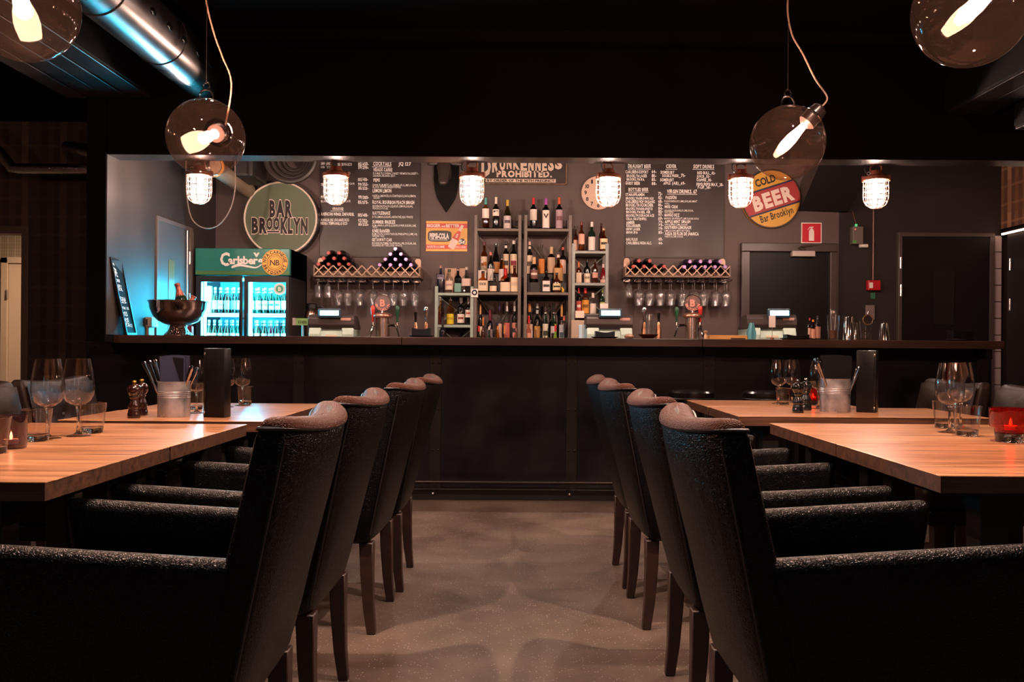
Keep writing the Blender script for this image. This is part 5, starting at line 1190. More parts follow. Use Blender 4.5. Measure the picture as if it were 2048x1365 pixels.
q0 = at(1159.5, 637, 7.22); tag(MB().box(q0.x-8.5*kk_, q0.x+8.5*kk_, 7.21, 7.257, zD[2]-0.036, zD[2]+0.022).build('price_card', mat('card_cream', '#e6ccbc', 0.6), smooth=False), 'small cream card clipped to the narrow shelf edge', 'card')
q0 = at(1158, 676, 7.2); tag(MB().box(q0.x-16*kk_, q0.x+16*kk_, 7.16, 7.23, 0.95, at(1158, 641, 7.2).z).build('cream_box', mat('box_cream', '#b09a88', 0.6), smooth=False, bevel=0.004), 'cream upright box under the narrow shelf', 'box')
for i, px in enumerate((1161, 1169)):
    q0 = at(px, 676, 6.6); tag(MB().box(q0.x-3.4*6.6/F, q0.x+3.4*6.6/F, 6.58-0.02*i, 6.62-0.02*i, 0.93, at(px, 650, 6.6).z).build('blue_carton', mat('carton_blue_white', '#bcd8e4', 0.5), smooth=False, bevel=0.003), ['pale blue carton beside the middle cash register, left one', 'pale blue carton touching the middle cash register'][i], 'carton')
q0 = at(1126, 586, 7.28); tr_ = thing('yellow_trinket', 'tiny yellow trinket at the right end of the middle shelf level', 'trinket', (q0.x, 7.29, zC_[1])); MB().ball((0,0,0.018), .011,.010,.018).build('body', mat('trinket_yellow', '#d8a82a', 0.5), tr_); MB().ball((-0.006,-0.004,0.038), .008).build('head', mat('trinket_yellow', ''), tr_)

# ================================================================== WINE RACKS WITH HANGING GLASSES
def wine_glass(name='wine_glass', s=1.0, h=0.235, rb=0.046, label='x', group=None, rough=False):
    """bowl (thin) and stem with foot (solid glass)"""
    t = thing(name, label, 'wine glass', (0,0,0), 0, group); hs_ = h
    bowl = [(0.006, .40), (0.020, .415), (0.034, .455), (0.043, .52), (0.0465, .60), (0.0455, .70), (0.0415, .82), (0.0365, .93), (0.0335, 1.0), (0.0325, 1.0), (0.0355, .93), (0.0405, .82), (0.0445, .70), (0.0455, .60), (0.042, .525), (0.033, .465), (0.019, .428), (0.0, .418)]
    MB().lathe([(r*rb/0.0465, z*hs_) for r, z in bowl], 26 if not rough else 14).build('bowl', M_thin if not rough else M_bar, t, angle=70)
    stem = [(0, 0), (0.036, 0), (0.0375, .006), (0.030, .014), (0.012, .030), (0.0055, .06), (0.0042, .14), (0.0042, .28), (0.006, .36), (0.010, .40), (0.012, .414), (0, .417)]
    if rough: MB().lathe([(r*rb/0.0465, z*hs_) for r, z in stem], 12).build('stem', M_bar, t, angle=70)
    else:
        st_ = MB().lathe([(r*rb/0.0465, z*hs_) for r, z in [(0, .02)] + [(0.0125, .0285)] + stem[5:]], 20).build('stem', M_sg, t, angle=70)
        MB().lathe([(r*rb/0.0465, z*hs_) for r, z in stem[:5] + [(0, .032)]], 28).build('foot', M_foot, t, angle=70)
    return t
def rack(name, lab, px0, px1, Y, colx, zside):
    pass
GW = 'wine bottles lying in the racks'
M_rackw = mat('rack_grey_wood', '#7d6654', 0.55, var=0.25, vscale=12)
M_rackm = mat('rack_steel', '#a88a76', 0.4, metal=0.5)
def wine_rack(side, px0, px1, bots, glasses, hookpx):
    Y0, Y1 = 7.34, 7.596; k = Y0/F; mid = (px0+px1)/2
    zb, zt = at(mid, 552, Y0).z, at(mid, 534, Y0).z
    xa, xb = X_(px0, Y0), X_(px1, Y0)
    t = thing('wine_rack', 'wall wine rack with lattice front, %s' % side, 'wine rack', ((xa+xb)/2, Y0, zb)); hw = (xb-xa)/2; hh = zt-zb
    MB().box(-hw, hw, 0, Y1-Y0, -0.012, 0).build('base_board', M_rackw, t, smooth=False)
    zcr = min(at(b_[0], b_[1], Y0).z for b_ in bots) - 0.0365 - zb
    for yy in (0.13, 0.22): MB().box(-hw, hw, yy, yy+0.01, 0, zcr).build('cradle_board', M_rackw, t, smooth=False)
    for s in (-1, 1): MB().box(s*hw-0.006, s*hw+0.006, 0, Y1-Y0, -0.012, hh).build('side_board', M_rackw, t, smooth=False)
    n = 11; st = 2*hw/n
    for i in range(n):
        for s in (-1, 1):
            a, b = Vector((-hw+st*(i+0.5-0.5*s*1.0), -0.004, 0.002)), Vector((-hw+st*(i+0.5+0.5*s*1.0), -0.004 - 0.003*s, hh+0.01))
            d = b-a; ang = math.atan2(d.x, d.z); MB().obox((a+b)/2, (0.009, 0.004, d.length), Matrix.Rotation(ang, 3, 'Y')).build('lattice_strip', M_rackm, t, smooth=False)
    for hp in hookpx:
        x = X_(hp, Y1) - (xa+xb)/2
        o = MB(); pts = [(-0.026, 0), (0.026, 0), (0.026, 0.08)] + [(0.026*math.cos(PI*i/8), 0.08+0.026*math.sin(PI*i/8)) for i in range(1, 8)] + [(-0.026, 0.08)]
        o.poly([(x+p[0], hh-0.01+p[1]) for p in pts], Y1-Y0-0.01, Y1-Y0-0.004); o.build('wall_plate', M_rackm, t, smooth=False)
    # rails for the hanging glasses
    zr = at(mid, 561, Y0).z - zb
    for px, _ in glasses:
        for s in (-1, 1):
            x = X_(px + s*6, Y0+0.06) - (xa+xb)/2; MB().tube([(x, -0.02, zr+0.012), (x, 0.0, zr), (x, 0.24, zr)], 0.004, 6).build('glass_rail', M_steel, t)
        x = X_(px, Y0+0.06) - (xa+xb)/2; MB().box(x-0.03, x+0.03, 0.20, 0.215, zr-0.002, -0.011).build('rail_hanger', M_steel, t, smooth=False)
    # bottles lie with the neck towards the room
    for px, py, cap, desc in bots:
        c0 = at(px, py, Y0); r = 0.036
        bt = thing('wine_bottle', desc, 'bottle', (c0.x, Y0-0.04, c0.z), 0, GW)
        prof = [(0, 0), (.013, 0), (.0135, .05), (.013, .075), (.02, .095), (.034, .125), (r, .14), (r, .29), (.030, .30), (0, .30)]
        g = MB().lathe(prof, 14); g.v = [(v[0], v[2], v[1]) for v in g.v]; g.build('glass_body', glassmat('black' if cap != 'p' else 'purple'), bt, angle=50)
        cp = MB().lathe([(0, -.003), (.0145, -.003), (.015, .05), (.0135, .052)], 12); cp.v = [(v[0], v[2], v[1]) for v in cp.v]
        cp.build('capsule', mat('capsule_red', '#b03a30', 0.4) if cap == 'r' else mat('capsule_lilac', '#b08ac0', 0.3, metal=0.4), bt, angle=50)
    return zb + zr
RB, RL = 'r', 'p'
def names(n, row, colour, side): return ['%s wine bottle, %s from left, %s row, %s rack' % (colour, ORD[i], row, side) for i in range(n)]
bl = []
for pxs, py, row in (((639, 659, 680, 699), 529.5, 'bottom'), ((649, 670, 690), 518, 'middle'), ((659, 680), 507, 'top')):
    for px, d in zip(pxs, names(len(pxs), row, 'red-capped', 'left')): bl.append((px, py, RB, d))
for pxs, py, row in (((761, 782, 802, 823), 531, 'bottom'), ((772, 792, 813), 520, 'third'), ((782, 803), 509.5, 'second'), ((792,), 499, 'top')):
    for px, d in zip(pxs, names(len(pxs), row, 'lilac-capped', 'left')): bl.append((px, py, RL, d))
zrl = None
GH = 'glasses hanging upside down under the wine racks'
gl = [(635, 1), (655, 1), (676, 0), (695, 0), (718, 0), (745, 0), (768, 0), (786, 0), (806, 0), (829, 0)]
zrl = wine_rack('below the cocktail blackboard', 627, 838, bl, gl, (641, 835))
br2 = []
for pxs, py, row in (((1266, 1287, 1308, 1327), 534, 'bottom'), ((1277, 1298), 523, 'top')):
    for px, d in zip(pxs, names(len(pxs), row, 'red-capped', 'right')): br2.append((px, py, RB, d))
for pxs, py, row in (((1367, 1388, 1408, 1428, 1448), 535, 'bottom'), ((1378, 1399, 1418, 1438), 524.5, 'top')):
    for px, d in zip(pxs, names(len(pxs), row, 'lilac-capped', 'right')): br2.append((px, py, RL, d))
gr_ = [(1257, 1), (1279, 0), (1300, 0), (1321, 0), (1342, 0), (1366, 0), (1388, 0), (1408, 0), (1432, 0), (1453, 0)]
zrr = wine_rack('below the drinks blackboard', 1250, 1459, br2, gr_, (1252, 1443))
hg0 = wine_glass('hanging_wine_glass', h=0.215, rb=0.040, label='x', group=GH, rough=True)
hg0['category'] = 'wine glass'
for side, zr, lst in (('left', zrl, gl), ('right', zrr, gr_)):
    wi = 0; firstg = side == 'left'
    ni = 0
    for i, (px, kind) in enumerate(lst):
        p = (X_(px, 7.40), 7.40, zr + 0.007)
        lab = '%s upside-down glass from the left under the %s wine rack' % (ORD[i], side)
        if kind == 1:
            t = thing('hanging_tumbler', lab, 'glass', p, 0, GH)
            MB().lathe([(0, 0.0), (.024, 0.0), (.024, -.004), (.008, -.012), (.007, -.03), (.028, -.05), (.033, -.15), (.031, -.15), (.026, -.054), (0, -.044)], 16).build('glass_body', M_bar, t, angle=60)
        else:
            if firstg and hg0.location.length < 0.01:
                o = hg0; o.location = p; o['label'] = lab
            else: o = copy_tree(hg0, p, None, lab)
            o.rotation_euler = (PI, 0, 0)
            if side == 'right':     # more glasses hang on the same rail behind
                o2 = copy_tree(hg0, (p[0]-0.004, 7.47, p[2]), None, '%s upside-down glass from the left in the back rank under the right wine rack' % ORD[i]); o2.rotation_euler = (PI, 0, 0)
# ================================================================== ON THE BAR COUNTER
p = Vector((X_(356, 6.05), 6.05, ZT))
cb_ = thing('champagne_bowl', 'large polished silver champagne bowl on the counter', 'bowl', p)
MB().lathe([(.055,.072),(.085,.078),(.130,.100),(.165,.140),(.185,.185),(.190,.225),(.198,.236),(.196,.240),(.186,.235),(.180,.188),(.160,.145),(.125,.106),(.07,.086),(0,.084)], 48).build('bowl', mat('polished_silver', '#b59a92', 0.14, metal=1.0), cb_, angle=50)
MB().lathe([(0,0),(.096,0),(.096,.006),(.088,.014),(.070,.032),(.058,.052),(.055,.073),(0,.073)], 40).build('foot', mat('hammered_silver', '#a88a80', 0.12, metal=1.0, bump=0.8, bscale=70, bdist=0.006, voro=True), cb_, angle=50)
MB().ring((0,0,.237), .196, .004, 48, 6).build('rim', MATS['polished_silver'], cb_)
def champ(c, d, L, lab):
    t = thing('champagne_bottle', lab, 'bottle', c, 0, 'champagne bottles in the silver bowl'); q = Vector((0,0,1)).rotation_difference(Vector(d).normalized()).to_matrix()
    def rr(mb): mb.v = [tuple(q @ Vector(v)) for v in mb.v]; return mb
    rr(MB().lathe([(0,0),(.040,0),(.042,.01),(.042,L*.5),(.03,L*.64),(.017,L*.78),(.015,L*.98),(0,L*.98)], 16)).build('glass_body', glassmat('green'), t, angle=50)
    rr(MB().lathe([(.0335,L*.60),(.020,L*.77),(.0175,L*.82),(.0175,L*.93),(.020,L*.94),(.020,L*.975),(.014,L),(0,L*1.002)], 14)).build('foil', mat('pink_foil', '#a85c4c', 0.35, metal=0.3), t, angle=50)
champ(p + Vector((0.045, 0.01, 0.135)), (-0.26, 0.0, 1.0), 0.235, 'champagne bottle leaning out of the silver bowl')
champ(p + Vector((-0.03, 0.03, 0.128)), (-0.75, 0.12, 0.55), 0.155, 'champagne bottle with cork at the left rim of the silver bowl')
champ(p + Vector((0.01, 0.10, 0.138)), (0.3, 0.1, 0.8), 0.155, 'champagne bottle with cork at the right rim of the silver bowl')
# leaning specials board
A0, A1, B0, B1 = at(253, 673, 5.78), at(273, 673, 5.97), at(219, 514, 5.64), at(242, 520, 5.82)
A0.z = A1.z = ZT; nrm = (A1-A0).cross(B0-A0).normalized()
if nrm.x < 0: nrm = -nrm
ux, uy = (A1-A0), (B0-A0)
sbd = thing('specials_board', 'narrow framed chalkboard of specials leaning at the counter end', 'chalkboard', A0)
Z0 = Vector((0,0,0)); T_ = -nrm*0.02
def quad(m, u0, u1, v0, v1, o0, o1):
    P = lambda u, v, o: (A1-A0)*u*(1-v) + ((B0-A0) + (B1-B0)*u - (A1-A0)*0*u)*v + nrm*o if False else ((A1-A0)*u)*(1-v) + ((B0-A0) + (B1-B0)*u)*v + nrm*o
    m.hexa([P(u0,v0,o0), P(u1,v0,o0), P(u1,v0,o1), P(u0,v0,o1), P(u0,v1,o0), P(u1,v1,o0), P(u1,v1,o1), P(u0,v1,o1)]); return P
m = MB(); P_ = quad(m, 0.05, 0.95, 0.02, 0.98, -0.006, 0.0); m.build('board', mat('specials_slate', '#141213', 0.7, spec=0.1), sbd, smooth=False)
for nm_, (u0, u1, v0, v1) in (('side', (0, .08, 0, 1)), ('side', (.92, 1, 0, 1)), ('top', (.08, .92, .97, 1)), ('bottom', (.08, .92, 0, .03))):
    m = MB(); quad(m, u0, u1, v0, v1, -0.01, 0.006); m.build('frame_' + nm_, mat('board_frame_dark', '#1a1614', 0.4), sbd, smooth=False)
m = MB(); e1 = (A1-A0).normalized(); e2 = (B0-A0).normalized(); Lh = (B0-A0).length; Lw = (A1-A0).length
for s_, v, h in (('ALL IN', .90, .018), ('SPECIAL', .76, .055), ('DRINKS', .69, .02), ('NEW YORK', .62, .02), ('SOUR', .58, .02), ('TODAY', .46, .02), ('125-', .42, .02), ('ASK US', .34, .018), ('YES', .25, .03), ('WE', .19, .02), ('DO', .15, .02), ('TAKE', .11, .02)):
    o = P_(0.12, v, 0.001); m.text(s_, o, h, ux=e1, uy=e2, width=Lw*0.66 if len(s_) > 3 else Lw*0.4, jit=0.05)
lt_ = m.build('lettering', M_chalk, sbd, smooth=False); lt_['kind'] = 'stuff'
# white machine at the wall end
pr = thing('receipt_printer', 'cream boxy receipt printer at the lit end of the counter', 'printer', (X_(293, 6.25), 6.25, ZT)); k6 = 6.25/F
MB().box(-10*k6, 10*k6, -0.05, 0.05, 0, 17*k6).build('paper_stand', mat('printer_cream', '#d2c4ae', 0.5), pr, smooth=False, bevel=0.005); MB().box(-15*k6, 17*k6, -0.06, 0.06, 17*k6, 37*k6).build('printer_case', mat('printer_cream', ''), pr, smooth=False, bevel=0.006); MB().box(6*k6, 9*k6, -0.062, -0.06, 21*k6, 33*k6).build('slot', M_dark, pr, smooth=False)
rdb = thing('red_carton', 'small red carton behind the silver bowl', 'carton', (X_(380, 6.35), 6.35, ZT)); MB().box(-0.028, 0.018, -0.02, 0.02, 0, 0.072).build('carton', mat('carton_red', '#a8303a', 0.5), rdb, smooth=False)
# thermos and green tag
ZW = 0.93
q = Vector((X_(623, 7.32), 7.32, 0.95)); th = thing('thermos_jug', 'steel thermos jug with black lid beside the first register', 'jug', q); hT = at(623, 607, 7.32).z - 0.95
MB().lathe([(0,0),(.058,0),(.060,.01),(.060,hT-.11),(.046,hT-.05),(.04,hT-.045),(0,hT-.045)], 24).build('body', mat('thermos_steel', '#b08a78', 0.25, metal=1.0), th, angle=50); MB().lathe([(0,hT-.046),(.044,hT-.046),(.046,hT-.01),(.03,hT),(0,hT)], 20).build('lid', M_dark, th, angle=50)
MB().tube(smoothpath([Vector(v) for v in ((.045,0,hT-.03),(.085,0,hT-.03),(.098,0,hT-.08),(.07,0,hT-.2))], 4), 0.009, 8).build('handle', M_dark, th)
gt_ = thing('green_tag', 'small green and grey card holder left of the first register', 'card', (X_(600, 6.5), 6.5, ZW)); zt_ = at(600, 651, 6.5).z - ZW
MB().box(-0.05, 0.06, -0.006, 0, zt_, zt_+0.052).build('card', mat('tag_green', '#6f9a5a', 0.5), gt_, smooth=False); MB().box(-0.055, -0.03, -0.008, 0.002, zt_, zt_+0.054).build('clip', mat('tag_grey', '#9a908a', 0.5), gt_, smooth=False); MB().cyl((0.02,0,0), (0.02,0,zt_), 0.008).build('stand', M_steel, gt_)
mm = MB(); mm.text('KVARN', (-0.012, -0.0065, zt_+0.012), 0.022, width=0.06, style='bold'); mm.build('lettering', MATS['letter_dark'], gt_, smooth=False)

# cash registers
M_mint = mat('register_mint', '#9fb5a8', 0.45); M_hood = mat('register_hood', '#3a3231', 0.35)
M_scr = emit('register_display', (0.45, 0.82, 1.0), 4.0)
def register(px, wpx, disp, lab):
    Y = 6.47; x = X_(px, Y); w = wpx/F*Y; zt = at(px, 629, Y).z - ZW; zm = at(px, 655, Y).z - ZW
    t = thing('cash_register', lab, 'cash register', (x, Y, ZW), 0, 'cash registers behind the counter'); h = w/2
    prof = [(0.0, 0), (0.0, zm*0.72), (0.035, zm), (0.30, zm), (0.30, 0)]
    MB().loft([[Vector((sx_*h, y, z)) for y, z in prof] for sx_ in (-0.96, 0.96)]).build('drawer_body', M_mint, t, smooth=False, bevel=0.006)
    prof = [(0.012, zm*0.95), (-0.004, zm+0.02), (0.0, zt-0.03), (0.02, zt-0.006), (0.05, zt), (0.16, zt-0.01), (0.28, zm), (0.28, zm*0.95)]
    MB().loft([[Vector((sx_*h, y, z)) for y, z in prof] for sx_ in (-1, 1)]).build('hood', M_hood, t, smooth=False, bevel=0.006)
    for s in (-1, 1):
        pf = [(-0.012, 0), (-0.012, zm*0.80), (0.012, zm*1.02), (0.03, zm*1.02), (0.03, 0)]
        m = MB().loft([[Vector((s*h*a*(1 - 0.30*(z/zm)*(1 if a < 0.9 else 0)), y, z)) for y, z in pf] for a in (0.62, 0.97)]); m.build('cheek', mat('register_cheek', '#a9beb2', 0.4), t, smooth=False, bevel=0.008)
    MB().box(-h*0.25, h*0.25, -0.004, 0.002, zm*0.72, zm*0.78).build('receipt_slot', mat('slot_cream', '#d8c8b0', 0.5), t, smooth=False)
    dz = at(px, 627, 6.45).z - ZW; dw = 23/F*Y
    dx = X_(disp, Y) - x
    d = MB().obox((dx, -0.015, dz), (2*dw, 0.035, 0.072), Matrix.Rotation(-0.12, 3, 'X')).build('display', mat('display_housing', '#26404c', 0.4), t, smooth=False, bevel=0.012)
    MB().obox((dx, -0.034, dz+0.002), (1.62*dw, 0.004, 0.036), Matrix.Rotation(-0.12, 3, 'X')).build('screen', M_scr, d, smooth=False)
    MB().box(dx-0.012, dx+0.012, 0.0, 0.03, zt-0.04, dz).build('display_stem', M_hood, d, smooth=False)
    MB().box(h*0.42, h*0.86, -0.008, -0.001, zt-0.045, zt-0.026).build('sticker', mat('sticker_pink', '#c8988a', 0.5), t, smooth=False)
register(662, 92, 660, 'cash register with lit display behind the counter on the left')
register(1219, 94, 1220, 'cash register with lit display in front of the narrow bottle shelf')
register(1544, 100, 1556, 'cash register with lit display before the black door')

# beer tap towers
def handle(m_, t, x, y, z0, z1, name='tap_handle', r=0.012):
    h = z1-z0
    MB().lathe([(0,0),(r*.5,0),(r*.55,h*.25),(r*1.1,h*.7),(r*1.05,h*.92),(r*.5,h),(0,h)], 10, c=(x, y, z0)).build(name, m_, t)
def tower(px, lab, left, right):
    Y = 6.58; t = thing('beer_tap_tower', lab, 'beer tap', (X_(px, Y), Y, ZW), 0, 'chrome beer tap towers'); Zf = lambda yy: at(px, yy, Y).z - ZW; k = Y/F
    MB().cyl((0,0,0), (0,0,Zf(634)), 14*k, n=28).build('column', mat('tap_column_steel', '#c8b0a4', 0.22, metal=1.0), t)
    MB().lathe([(0,Zf(636)),(18*k,Zf(636)),(19.5*k,Zf(633)),(18*k,Zf(629)),(10*k,Zf(626)),(0,Zf(625))], 28).build('cap', mat('tap_cap_copper', '#c08a76', 0.3, metal=0.9), t, angle=50)
    MB().cyl((0,-.004,Zf(627)), (0,-.004,Zf(622)), 6*k, 4*k, n=12).build('badge_neck', M_chrome, t)
    c = (0, 0, Zf(607)); b = disc(MB(), c, 17*k, -0.012, 0.004, 36).build('badge', thin('badge_glass', (0.75, 0.62, 0.58), 0.1, haze=0.25, hazecol=(0.85, 0.6, 0.55)), t, angle=50)
    MB().ring((0,-0.012,Zf(607)), 16.5*k, 0.004, 36, 6, 'Y').build('badge_rim', M_chrome, b)
    lm = MB(); lm.text('B', (0, -0.014, Zf(613)), 13*k, align='c', style='bold'); lm.arctext('BROOKLYN', (0, -0.014, Zf(607)), 12.5*k, -PI/2, 4.5*k, inward=True); lm.build('lettering', mat('badge_pink', '#d88a78', 0.4), b, smooth=False)
    for s, (px2, ytop, col) in ((-1, left), (1, right)):
        x = X_(px2, Y) - X_(px, Y); zb = Zf(645)
        f = MB().tube([(s*13*k, 0, Zf(651)), (x*0.8, -0.01, Zf(651)), (x, -0.02, Zf(653)), (x - s*2*k*0, -0.03, Zf(656)), (x + s*5*k, -0.04, Zf(674))], [.009,.010,.012,.011,.007], 10); f = f.build('faucet', M_chrome, t)
        MB().cyl((x, -0.02, Zf(655)), (x, -0.02, zb), 0.010, 0.008).build('valve', M_chrome, f)
        hn = MB(); hh = Zf(ytop)-zb; MB().lathe([(0,0),(.007,0),(.008,hh*.3),(.017,hh*.72),(.017,hh*.9),(.010,hh),(0,hh)], 14, c=(x,-0.02,zb)).build('tap_handle', mat('tap_handle_'+col.strip('#'), col, 0.25), t, angle=50)
tower(765, 'chrome beer tap tower with round badge below the left wine rack', (746, 612, '#b8342a'), (795, 612, '#1f4a34'))
tower(1384, 'chrome beer tap tower with round badge below the right wine rack', (1352, 615, '#1f4a34'), (1399, 613, '#b02a26'))
def small_tap(px, ytop, col, lab, wide=False):
    Y = 6.52; t = thing('beer_tap', lab, 'beer tap', (X_(px, Y), Y, ZW), 0, 'low beer taps'); Zf = lambda yy: at(px, yy, Y).z - ZW
    MB().lathe([(0,0),(.02,0),(.021,Zf(660)),(.014,Zf(650)),(.009,Zf(645)),(0,Zf(645))], 14).build('tap_body', mat('copper_tap', '#b08468', 0.25, metal=1.0), t, angle=50)
    h = Zf(ytop)-Zf(645)
    if wide: MB().lathe([(0,0),(.007,0),(.009,h*.3),(.018,h*.7),(.018,h*.92),(.008,h),(0,h)], 14, c=(0,0,Zf(645))).build('tap_handle', M_chrome, t, angle=50)
    else: MB().lathe([(0,0),(.008,0),(.009,h*.3),(.013,h*.97),(0,h)], 12, c=(0,0,Zf(645))).build('tap_handle', M_blk, t, angle=50)
small_tap(831, 624, '', 'low beer tap with black handle left of the low bottle shelf'); small_tap(852, 612, '', 'low beer tap with chrome handle left of the low bottle shelf', True)
small_tap(1288, 614, '', 'low beer tap with chrome handle beside the stacked glasses', True); small_tap(1317, 626, '', 'low beer tap with black handle beside the stacked glasses')
# napkin caddies
def caddy(px, wpx, ytop, lab):
    Y = 5.98; t = thing('napkin_caddy', lab, 'napkin holder', (X_(px, Y), Y, ZT), 0, 'black napkin holders on dishes'); k = Y/F; w = wpx/2*k; h = (677-ytop)*k
    MB().lathe([(0,0),(w*1.05,0),(w*1.45,0.010),(w*1.45,0.013),(w*1.0,0.006),(0,0.006)], 28).build('dish', mat('dish_dark_steel', '#3a3230', 0.25, metal=0.8), t, angle=50)
    m = MB(); n = 8
    top = [(-w + 2*w*i/n, h - 0.010*math.sin(PI*i/n)) for i in range(n+1)]
    m.poly([(-w, 0.008), (w, 0.008)] + top[::-1], -0.05, 0.05); m.build('holder', M_blk, t, smooth=False)
caddy(843, 36, 658, 'black napkin holder on a dish beside the low beer taps'); caddy(1209, 38, 662, 'black napkin holder on a dish before the middle register')
caddy(1592, 44, 666, 'black napkin holder on a dish before the right register'); caddy(1920, 40, 655, 'black napkin holder on a dish at the far right counter end')
# things left of and beside the right tower
st = thing('glass_stack', 'stack of upturned glasses between the low taps', 'glass', (X_(1300, 6.3), 6.3, ZT), 0)
for i in range(3): MB().lathe([(.034,0+.045*i),(.028,.09+.045*i),(0,.09+.045*i)], 16).build('glass', M_thin, st, angle=50)
tag(MB().lathe([(0,0),(.03,0),(.07,.03),(.074,.034),(.066,.032),(.03,.006),(0,.006)], 24, c=(X_(1296, 6.15), 6.15, ZT)).build('copper_dish', mat('copper_dish_metal', '#b06a52', 0.25, metal=1.0), angle=50), 'shallow copper dish before the stacked glasses', 'dish')
tag(MB().ball((X_(1258, 6.15), 6.15, ZT+0.018), .034, .028, .019, 16, 9).build('foil_pouch', mat('crumpled_foil', '#a88a72', 0.4, metal=0.6, bump=0.9, bscale=60, bdist=0.008)), 'crumpled metallic pouch beside the copper dish', 'pouch')
tag(MB().lathe([(0,0),(.010,0),(.010,.03),(.007,.034),(.007,.045),(.013,.050),(.013,.060),(0,.062)], 14, c=(X_(1411, 6.1), 6.1, ZT)).build('wooden_muddler', mat('pale_wood', '#c09a72', 0.5), angle=50), 'small wooden muddler beside the right tap tower', 'muddler')
wb = thing('wooden_box', 'low pale wooden box on the counter left of the right register', 'box', (X_(1453, 6.15), 6.15, ZT)); k = 6.15/F
MB().box(-38*k, 38*k, -0.05, 0.05, 0, 0.030).build('tray', wood('pale_pine', '#d09a52', '#b07a3a', 2.0, 0.5), wb, smooth=False, bevel=0.002); MB().box(5*k, 34*k, -0.055, -0.05, 0.0, 0.012).build('front_label', M_dark, wb, smooth=False)
nt = thing('receipt_note', 'white receipt note on a thin spike before the right register', 'note', (X_(1544, 6.0), 6.0, ZT)); k = 6.0/F
MB().cyl((0,0,0), (0,0,.016), .011).build('base', M_housing, nt); MB().cyl((0,0,.016), (0,0,.10), .0015, n=6).build('spike', M_steel, nt); MB().box(-6.5*k, 6.5*k, -0.002, 0, .085, .165).build('paper', M_white, nt, smooth=False)
pb = thing('plastic_bag', 'crumpled turquoise bag beside the right cash register', 'bag', (X_(1501, 6.4), 6.38, ZT)); m = MB()
m.loft([[Vector((a*w_, b*0.02, z)) for a, b in ((-1,-1),(-.3,-1.6),(.4,-.9),(1,-1.2),(1,1),(0,1.3),(-1,1))] for z, w_ in ((0, .026), (.05, .030), (.09, .020), (.125, .012))]); m.build('bag', mat('turquoise_plastic', '#4a8a94', 0.35), pb, smooth=True, angle=30)
# bitters, mixing glasses, shakers
for px, top, w_, g, cap, lb, d in ((1619, 637, 8, 'pale', '#9a3a32', '#b88a78', 'small bitters bottle with red dropper on the counter'), (1626, 640, 9, 'amber', '#cf742e', '#c08a72', 'small bitters bottle with orange cap on the counter'), (1635, 632, 11, 'black', '#141010', '#9a6a5a', 'dark bitters bottle with black cap on the counter')):
    Y = 6.05 + (0.05 if px == 1619 else 0); bottle((X_(px, Y), Y, ZT), w_/2/F*Y, at(px, top, Y).z-ZT, 'spirit', g, cap, lb, d, 'bitters_bottle', 'bitters bottles on the counter', lab=(.08,.55))
def pint(px, y_top, w_top, w_bot, lab, mt, name='mixing_glass', cat='glass', Y=6.05, closed=False):
    x = X_(px, Y); h = at(px, y_top, Y).z - ZT; k = Y/F; a, b = w_top/2*k, w_bot/2*k
    t = thing(name, lab, cat, (x, Y, ZT), 0)
    pr = [(0,0),(b*.92,0),(b,.004),(a,h),(a*.95,h),(b*.9,.012),(0,.012)] if not closed else [(0,0),(b,0),(a,h-.006),(a*.92,h),(0,h)]
    MB().lathe(pr, 24).build('body', mt, t, angle=40); return t, h
t, h = pint(1666, 630, 26, 20, 'mixing glass holding bar tools', M_thin)
MB().cyl((-.01,0,.015), (-.018,0,h+.04), .003).build('bar_spoon', M_steel, t); MB().ball((.0,0,h+.012), .02, .004, .022).build('strainer_blade', M_steel, t); MB().cyl((.01,.01,.015), (.022,.01,h+.01), .003).build('bar_spoon', M_steel, t); MB().lathe([(0,.014),(.024,.014),(.028,.07),(0,.07)], 14).build('dark_fill', mat('tool_glass_brown', '#5a3a28', 0.3), t)  # plain brown fill in the lower part of the tool glass
pint(1697, 634, 18, 23, 'tall polished cocktail shaker, left of the two joined', M_chrome, 'cocktail_shaker', 'shaker', closed=True)
pint(1709, 646, 12, 17, 'shorter polished shaker behind the tall one', M_chrome, 'cocktail_shaker', 'shaker', Y=6.12, closed=True)
t, h = pint(1731, 640, 27, 20, 'mixing glass with ice-like cut sides and a strainer', M_thin)
disc(MB(), (0, 0, h+.0), .034, -.040, -.034, 28).build('strainer_plate', M_chrome, t, angle=40); MB().ring((0,-.04,h), .034, .004, 28, 6, 'Y').build('spring_coil', mat('strainer_gold', '#d8b08a', 0.2, metal=1.0), t); MB().cyl((0,-.036,h+.03), (.008,-.03,h+.055), .006).build('strainer_handle', M_chrome, t)
pint(1768, 647, 15, 24, 'short polished shaker tin standing alone at the right', M_chrome, 'cocktail_shaker', 'shaker', closed=True)

# ================================================================== ON THE TABLES
GWG = 'wine glasses on the tables'; GTB = 'water tumblers on the tables'
wg0 = wine_glass('wine_glass', h=0.250, rb=0.0495, label='x', group=GWG)
wg1 = None
def put(src, p, lab, sc=1.0):
    if src.location.length < 1e-6: o = src; o.location = p; o['label'] = lab
    else: o = copy_tree(src, p, None, lab)
    o.scale = (sc, sc, sc)
    return o
def tumbler():
    t = thing('tumbler', 'x', 'glass', (0,0,0), 0, GTB); h, a, b = .098, .0445, .034
    MB().lathe([(b*1.03, .022), (a, h), (a*.955, h), (b*.96, .022)], 28).build('wall', M_thin, t, angle=60)
    MB().ring((0,0,h), a*.978, .0012, 28, 6).build('rim', M_sg, t)
    MB().lathe([(0, .001), (b*.86, .0), (b*.98, .004), (b*1.025, .0215), (b*.5, .019), (0, .018)], 28).build('thick_base', M_sg, t, angle=50)
    return t
tb0 = tumbler()
T1 = TZ
